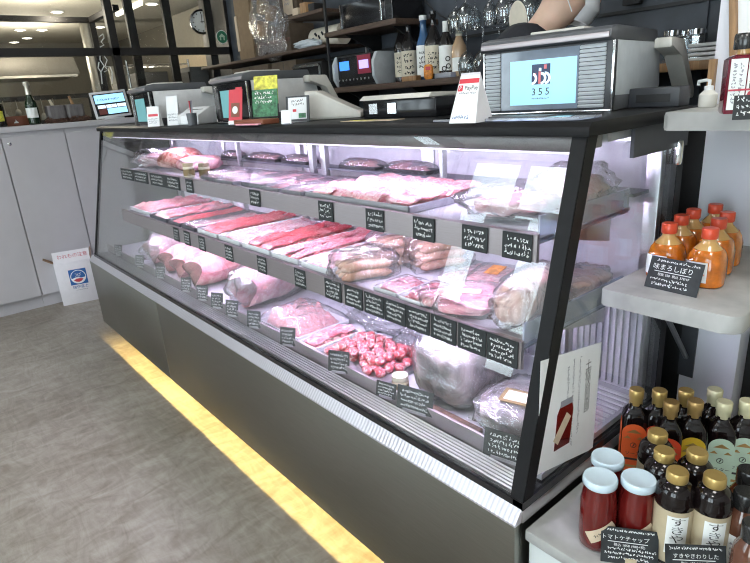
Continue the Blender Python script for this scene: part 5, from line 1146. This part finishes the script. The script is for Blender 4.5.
SQ = [((637,389),'gold cap','orange label','square bottle with an orange label and gold cap next to the glass case',None), ((660,390),'gold cap','scarlet label','square gold capped bottle between two red labels',None), ((686.5,390),'gold cap','yellow label','square gold capped bottle in the back row behind the yellow label',None), ((715.5,389),'pale gold cap','mint label','square bottle with a pale cap in the back row',None),
      ((671.6,401.5),'bronze cap','scarlet label','square bottle with a scarlet label behind the dark gold capped bottles',None), ((696,400.5),'bronze cap','yellow label','square bottle with a yellow label',None), ((725,401.5),'pale gold cap','mint label','square bottle with a mint label beside the yellow one','ウスター'), ((748,400.5),'pale gold cap','mint label','square bottle with a mint label at the picture edge','ウスター')]
for (u, v), c_m, l_m, lb, tx in SQ: square_bottle(u, v, c_m, l_m, lb, tx)
# brown sauce bottles with black caps at the edge
for (u, v), lb in [((750,470),'brown bottle with a black cap and white label, hindmost at the picture edge'), ((747,492),'brown bottle with a black cap and white label, middle one at the picture edge'), ((757,524),'brown bottle with a black cap and white label, foremost at the picture edge')]:
    p = at(u, v, 2, Z0+.165)
    t = thing('sauce_bottle', lb, 'bottle', (p.x, p.y, Z0), .6, 'black capped brown bottles')
    part('glass', MB().lathe([(.024,0),(.029,.004),(.03,.02),(.03,.1),(.028,.115),(.02,.13),(.0175,.136)], 24), 'brown sauce', t, 45); part('cap', MB().lathe([(.02,.134),(.021,.136),(.021,.163),(.019,.166),(0,.166)], 22), 'black cap', t, 40)
    part('label', MB().lathe([(.0305,.015),(.0305,.085)], 18, 2, (0,0,0), -PI/2-1.25, -PI/2+.9), 'label white', t, 60)
    sm = scribble(MB(), .04, .05, 4, int(u), .0016, 0).mesh('writing', 'grey ink')
    for vv in sm.vertices: an = (vv.co.x-.006)/.0308; vv.co = Vector((.031*math.sin(an), -.031*math.cos(an), .05+vv.co.y))
    part('writing', sm, None, t)
c_, rz_, w_ = place(600.5, 561, 658, 569, Z0+.0005)
chalk_sign(c_, w_, .07, rz_, .3, [('~', .061, .006, 0), ('トマトケチャップ', .05, .0105, -.008), ('_', .0425, 0, 0), ('税込 1058 (980+税)', .0365, .0065, 0), ('~', .007, .021, 0)], 'chalk sign for the red ketchup jars', clip=.003)
c_, rz_, w_ = place(666, 594, 727, 597, Z0+.0005)
chalk_sign(c_, w_, .091, rz_, .3, [('~', .081, .006, 0), ('すきやきわりした', .0705, .0095, 0), ('_', .0635, 0, 0), ('税込 432 (400+税)', .0575, .0062, 0), ('~', .02, .024, 0)], 'chalk sign for the gold capped sauce bottles')
# upper shelf ---------------------------------------------------------
t = thing('pump_bottle', 'small white pump bottle at the back of the upper stone shelf', 'pump bottle', at(707, 107, 2, Z2+.0005), -.6)
part('body', MB().lathe([(.016,0),(.018,.003),(.018,.026),(.012,.032),(.008,.036)], 18), 'cream plastic', t); part('collar', MB().lathe([(.009,.034),(.009,.043),(.004,.044)], 14), 'white plastic', t); part('spout', MB().tube([(0,0,.042),(0,0,.054),(-.012,0,.055),(-.036,0,.053),(-.037,0,.045)], .0035, 8), 'white plastic', t)
p = at(737, 113, 2, Z2)
def syrup_x(t):
    F = Matrix.Translation((0, -.0266, 0)) @ Matrix.Rotation(PI/2, 4, 'X')
    part('label', MB(F).box(-.024, .001, .007, .09, 0, .0006), 'label white', t, None); part('label', MB(F).box(.003, .024, .007, .09, 0, .0006), 'label white', t, None)
    me = text_mesh('割\nり\n酢', .016, 'black ink', 1, .85); me.transform(F @ Matrix.Translation((.0135, .058, .001))); part('lettering', me, None, t)
    b = scribble(MB(F @ Matrix.Translation((-.012, .05, 0)) @ Matrix.Rotation(-PI/2, 4, 'Z')), .07, .02, 2, 4, .0014, .001); part('small_writing', b, 'grey ink', t, None)
    part('band', MB(F).box(-.024, .024, .038, .041, .0007, .0012), 'red ink', t, None); part('seal', MB(F).lathe([(.005,.0008),(.008,.0008),(.008,.0016),(.005,.0016)], 8, 2, (.012,.03,0)), 'red ink', t)
    part('collar', MB().lathe([(.012,.097),(.012,.108)], 16), 'clear bottle neck', t)
bottle('syrup_bottle', 'dark red square bottle with white labels and black cap on the upper shelf', 'bottle', (p.x, p.y, Z2+.0003), None, [(.025,0),(.027,.004),(.0265,.09),(.02,.095),(.012,.098)], 'plum syrup', [(.017,.105),(.018,.107),(.018,.128),(.016,.131),(0,.131)], 'black cap', rz=.55, extra=syrup_x, seg=28, sq=7)
c_, rz_, w_ = place(740, 117, 764, 122, Z2+.0005)
t = chalk_sign(c_, .05, .036, .45, .15, [('~', .024, .008, 0), ('~', .004, .016, 0)], 'small slate card before the dark red syrup bottle')
# slanted frame with a paper behind the syrup bottle
t = thing('easel_sign', 'slanted wooden frame holding a pale printed paper behind the syrup bottle', 'sign', (3.25, .8, Z2))
a = at(716, -8, 1, .745); b_ = at(735, 57, 1, .745)
E0 = frame(b_, (.93, -.1, .1), (a-b_))
part('frame', MB(E0).box(-.008, .006, -.09, .3, -.006, .012, .002), 'oak wood', t, world=True); part('paper', MB(E0).box(.006, .25, .0, .3, -.004, -.002), 'paper', t, None, world=True)
part('print', scribble(MB(E0), .1, .12, 5, 7, .002, -.0012, .03, .04), 'red ink', t, None, world=True); part('leg', MB().prism([(0,0)]*0+[(3.19,.735),(3.205,.735),(3.205,.748),(3.19,.748)], Z2, Z2+.1), 'oak wood', t, world=True)
# paper notice on the end glass
t = thing('paper_notice', 'white paper notice with a sauce bottle picture on the end glass of the case', 'notice', (L+.001, .17, .6))
pts = [(.05, .635), (.275, .588), (.285, .862), (.053, .9)]
F = frame((L+.0012, 0, 0), (0,1,0), (0,0,1))
part('sheet', MB(F).prism(pts, 0, .0006), 'paper', t, None, world=True)
me = text_mesh('土\n佐\n次\n郎\n米\n部', .026, 'black ink', 1, .82); me.transform(F @ Matrix.Translation((.235, .77, .0009))); part('lettering', me, None, t, world=True)
for x, hh in ((.2, .2), (.175, .22), (.155, .2)):
    part('small_writing', scribble(MB(F @ Matrix.Translation((x, .76, .0002)) @ Matrix.Rotation(-PI/2, 4, 'Z')), hh, .012, 1, int(x*1000), .0018, .0008), 'grey ink', t, None, world=True)
G_ = F @ Matrix.Translation((.145, .715, .0008)) @ Matrix.Rotation(-.1, 4, 'Z')
b = MB(G_); b.prism([(-.03,-.055),(.03,-.055),(.032,.03),(.022,.05),(-.02,.05),(-.03,.03)], 0, .0006); pp = part('bottle_picture', b, 'ketchup', t, None, world=True); part('picture_lid', MB(G_).box(-.022,.024,.045,.06,.0006,.001), 'grey ink', t, None, world=True); part('picture_label', MB(G_ @ Matrix.Rotation(.9, 4, 'Z')).box(-.045,.025,-.012,.012,.0006,.0012), 'kraft label', t, None, world=True)
# ================================================================== LIGHT OF THE PLACE
wd = bpy.data.worlds.new('world'); sc.world = wd; wd.use_nodes = True
nt = wd.node_tree; bg = nt.nodes['Background']; sky = nt.nodes.new('ShaderNodeTexSky'); sky.sky_type = 'HOSEK_WILKIE'; sky.turbidity = 3; sky.sun_direction = (.3, .6, .74)
hs = nt.nodes.new('ShaderNodeMixRGB'); hs.inputs[0].default_value = .6; hs.inputs[2].default_value = (.85, .95, 1, 1); nt.links.new(sky.outputs[0], hs.inputs[1]); nt.links.new(hs.outputs[0], bg.inputs['Color']); bg.inputs['Strength'].default_value = 8.5
area('daylight_shop_window', (-.05, -4.75, 1.7), (PI/2, 0, 0), 2.5, 35, (.86, .95, 1), 2.5)
area('daylight_side_window', (4.4, -4.75, 1.6), (PI/2, 0, 0), 2.3, 45, (.86, .96, 1), 2.5)
PL = [((-.2, -2.6), 'flat ceiling lamp over the far side of the shop floor'), ((2.0, -2.2), 'flat ceiling lamp over the middle of the shop floor'), ((4.2, -2.0), 'flat ceiling lamp over the near side of the shop floor'), ((1.2, .95), 'flat ceiling lamp over the aisle behind the case'), ((3.9, -.2), 'flat ceiling lamp over the stepped counters')]
for i, ((x, y), lb) in enumerate(PL):
    t = thing('ceiling_lamp', lb, 'ceiling lamp', (x, y, H_CEIL-.05), 0, 'flat ceiling lamps'); part('frame', MB().box(-.32, .32, -.32, .32, .0, .049, .004), 'white plastic', t); part('lens', MB().box(-.3, .3, -.3, .3, -.004, .0), 'panel lens', t, None)
    area('ceiling_lamp_light', (x, y, H_CEIL-.065), (0, 0, 0), .58, (15, 15, 16, 2.6, 11)[i], (1, .97, .93))
for x, y, e in ((-4.3, .9, 45), (-2.2, .6, 10), (-6.5, 1.2, 60), (-3.4, 1.9, 15)):  # bare point lamps, added below the downlights to brighten the kitchen ceiling
    l = bpy.data.lights.new('kitchen_fill', 'POINT'); l.energy = e; l.color = (1, .9, .74); l.shadow_soft_size = .12; o = bpy.data.objects.new('kitchen_fill', l); COL.objects.link(o); o.location = (x, y, 2.25)
sc.view_settings.view_transform = 'Standard'; sc.view_settings.look = 'None'; sc.view_settings.exposure = .1; sc.view_settings.gamma = 1; sc.view_settings.use_curve_mapping = False
cy = sc.cycles; cy.max_bounces = 10; cy.transparent_max_bounces = 24; cy.diffuse_bounces = 3; cy.glossy_bounces = 4; cy.sample_clamp_indirect = 6; cy.use_denoising = True; cy.filter_width = 1.1; cy.adaptive_threshold = .006; cy.caustics_reflective = False; cy.caustics_refractive = False
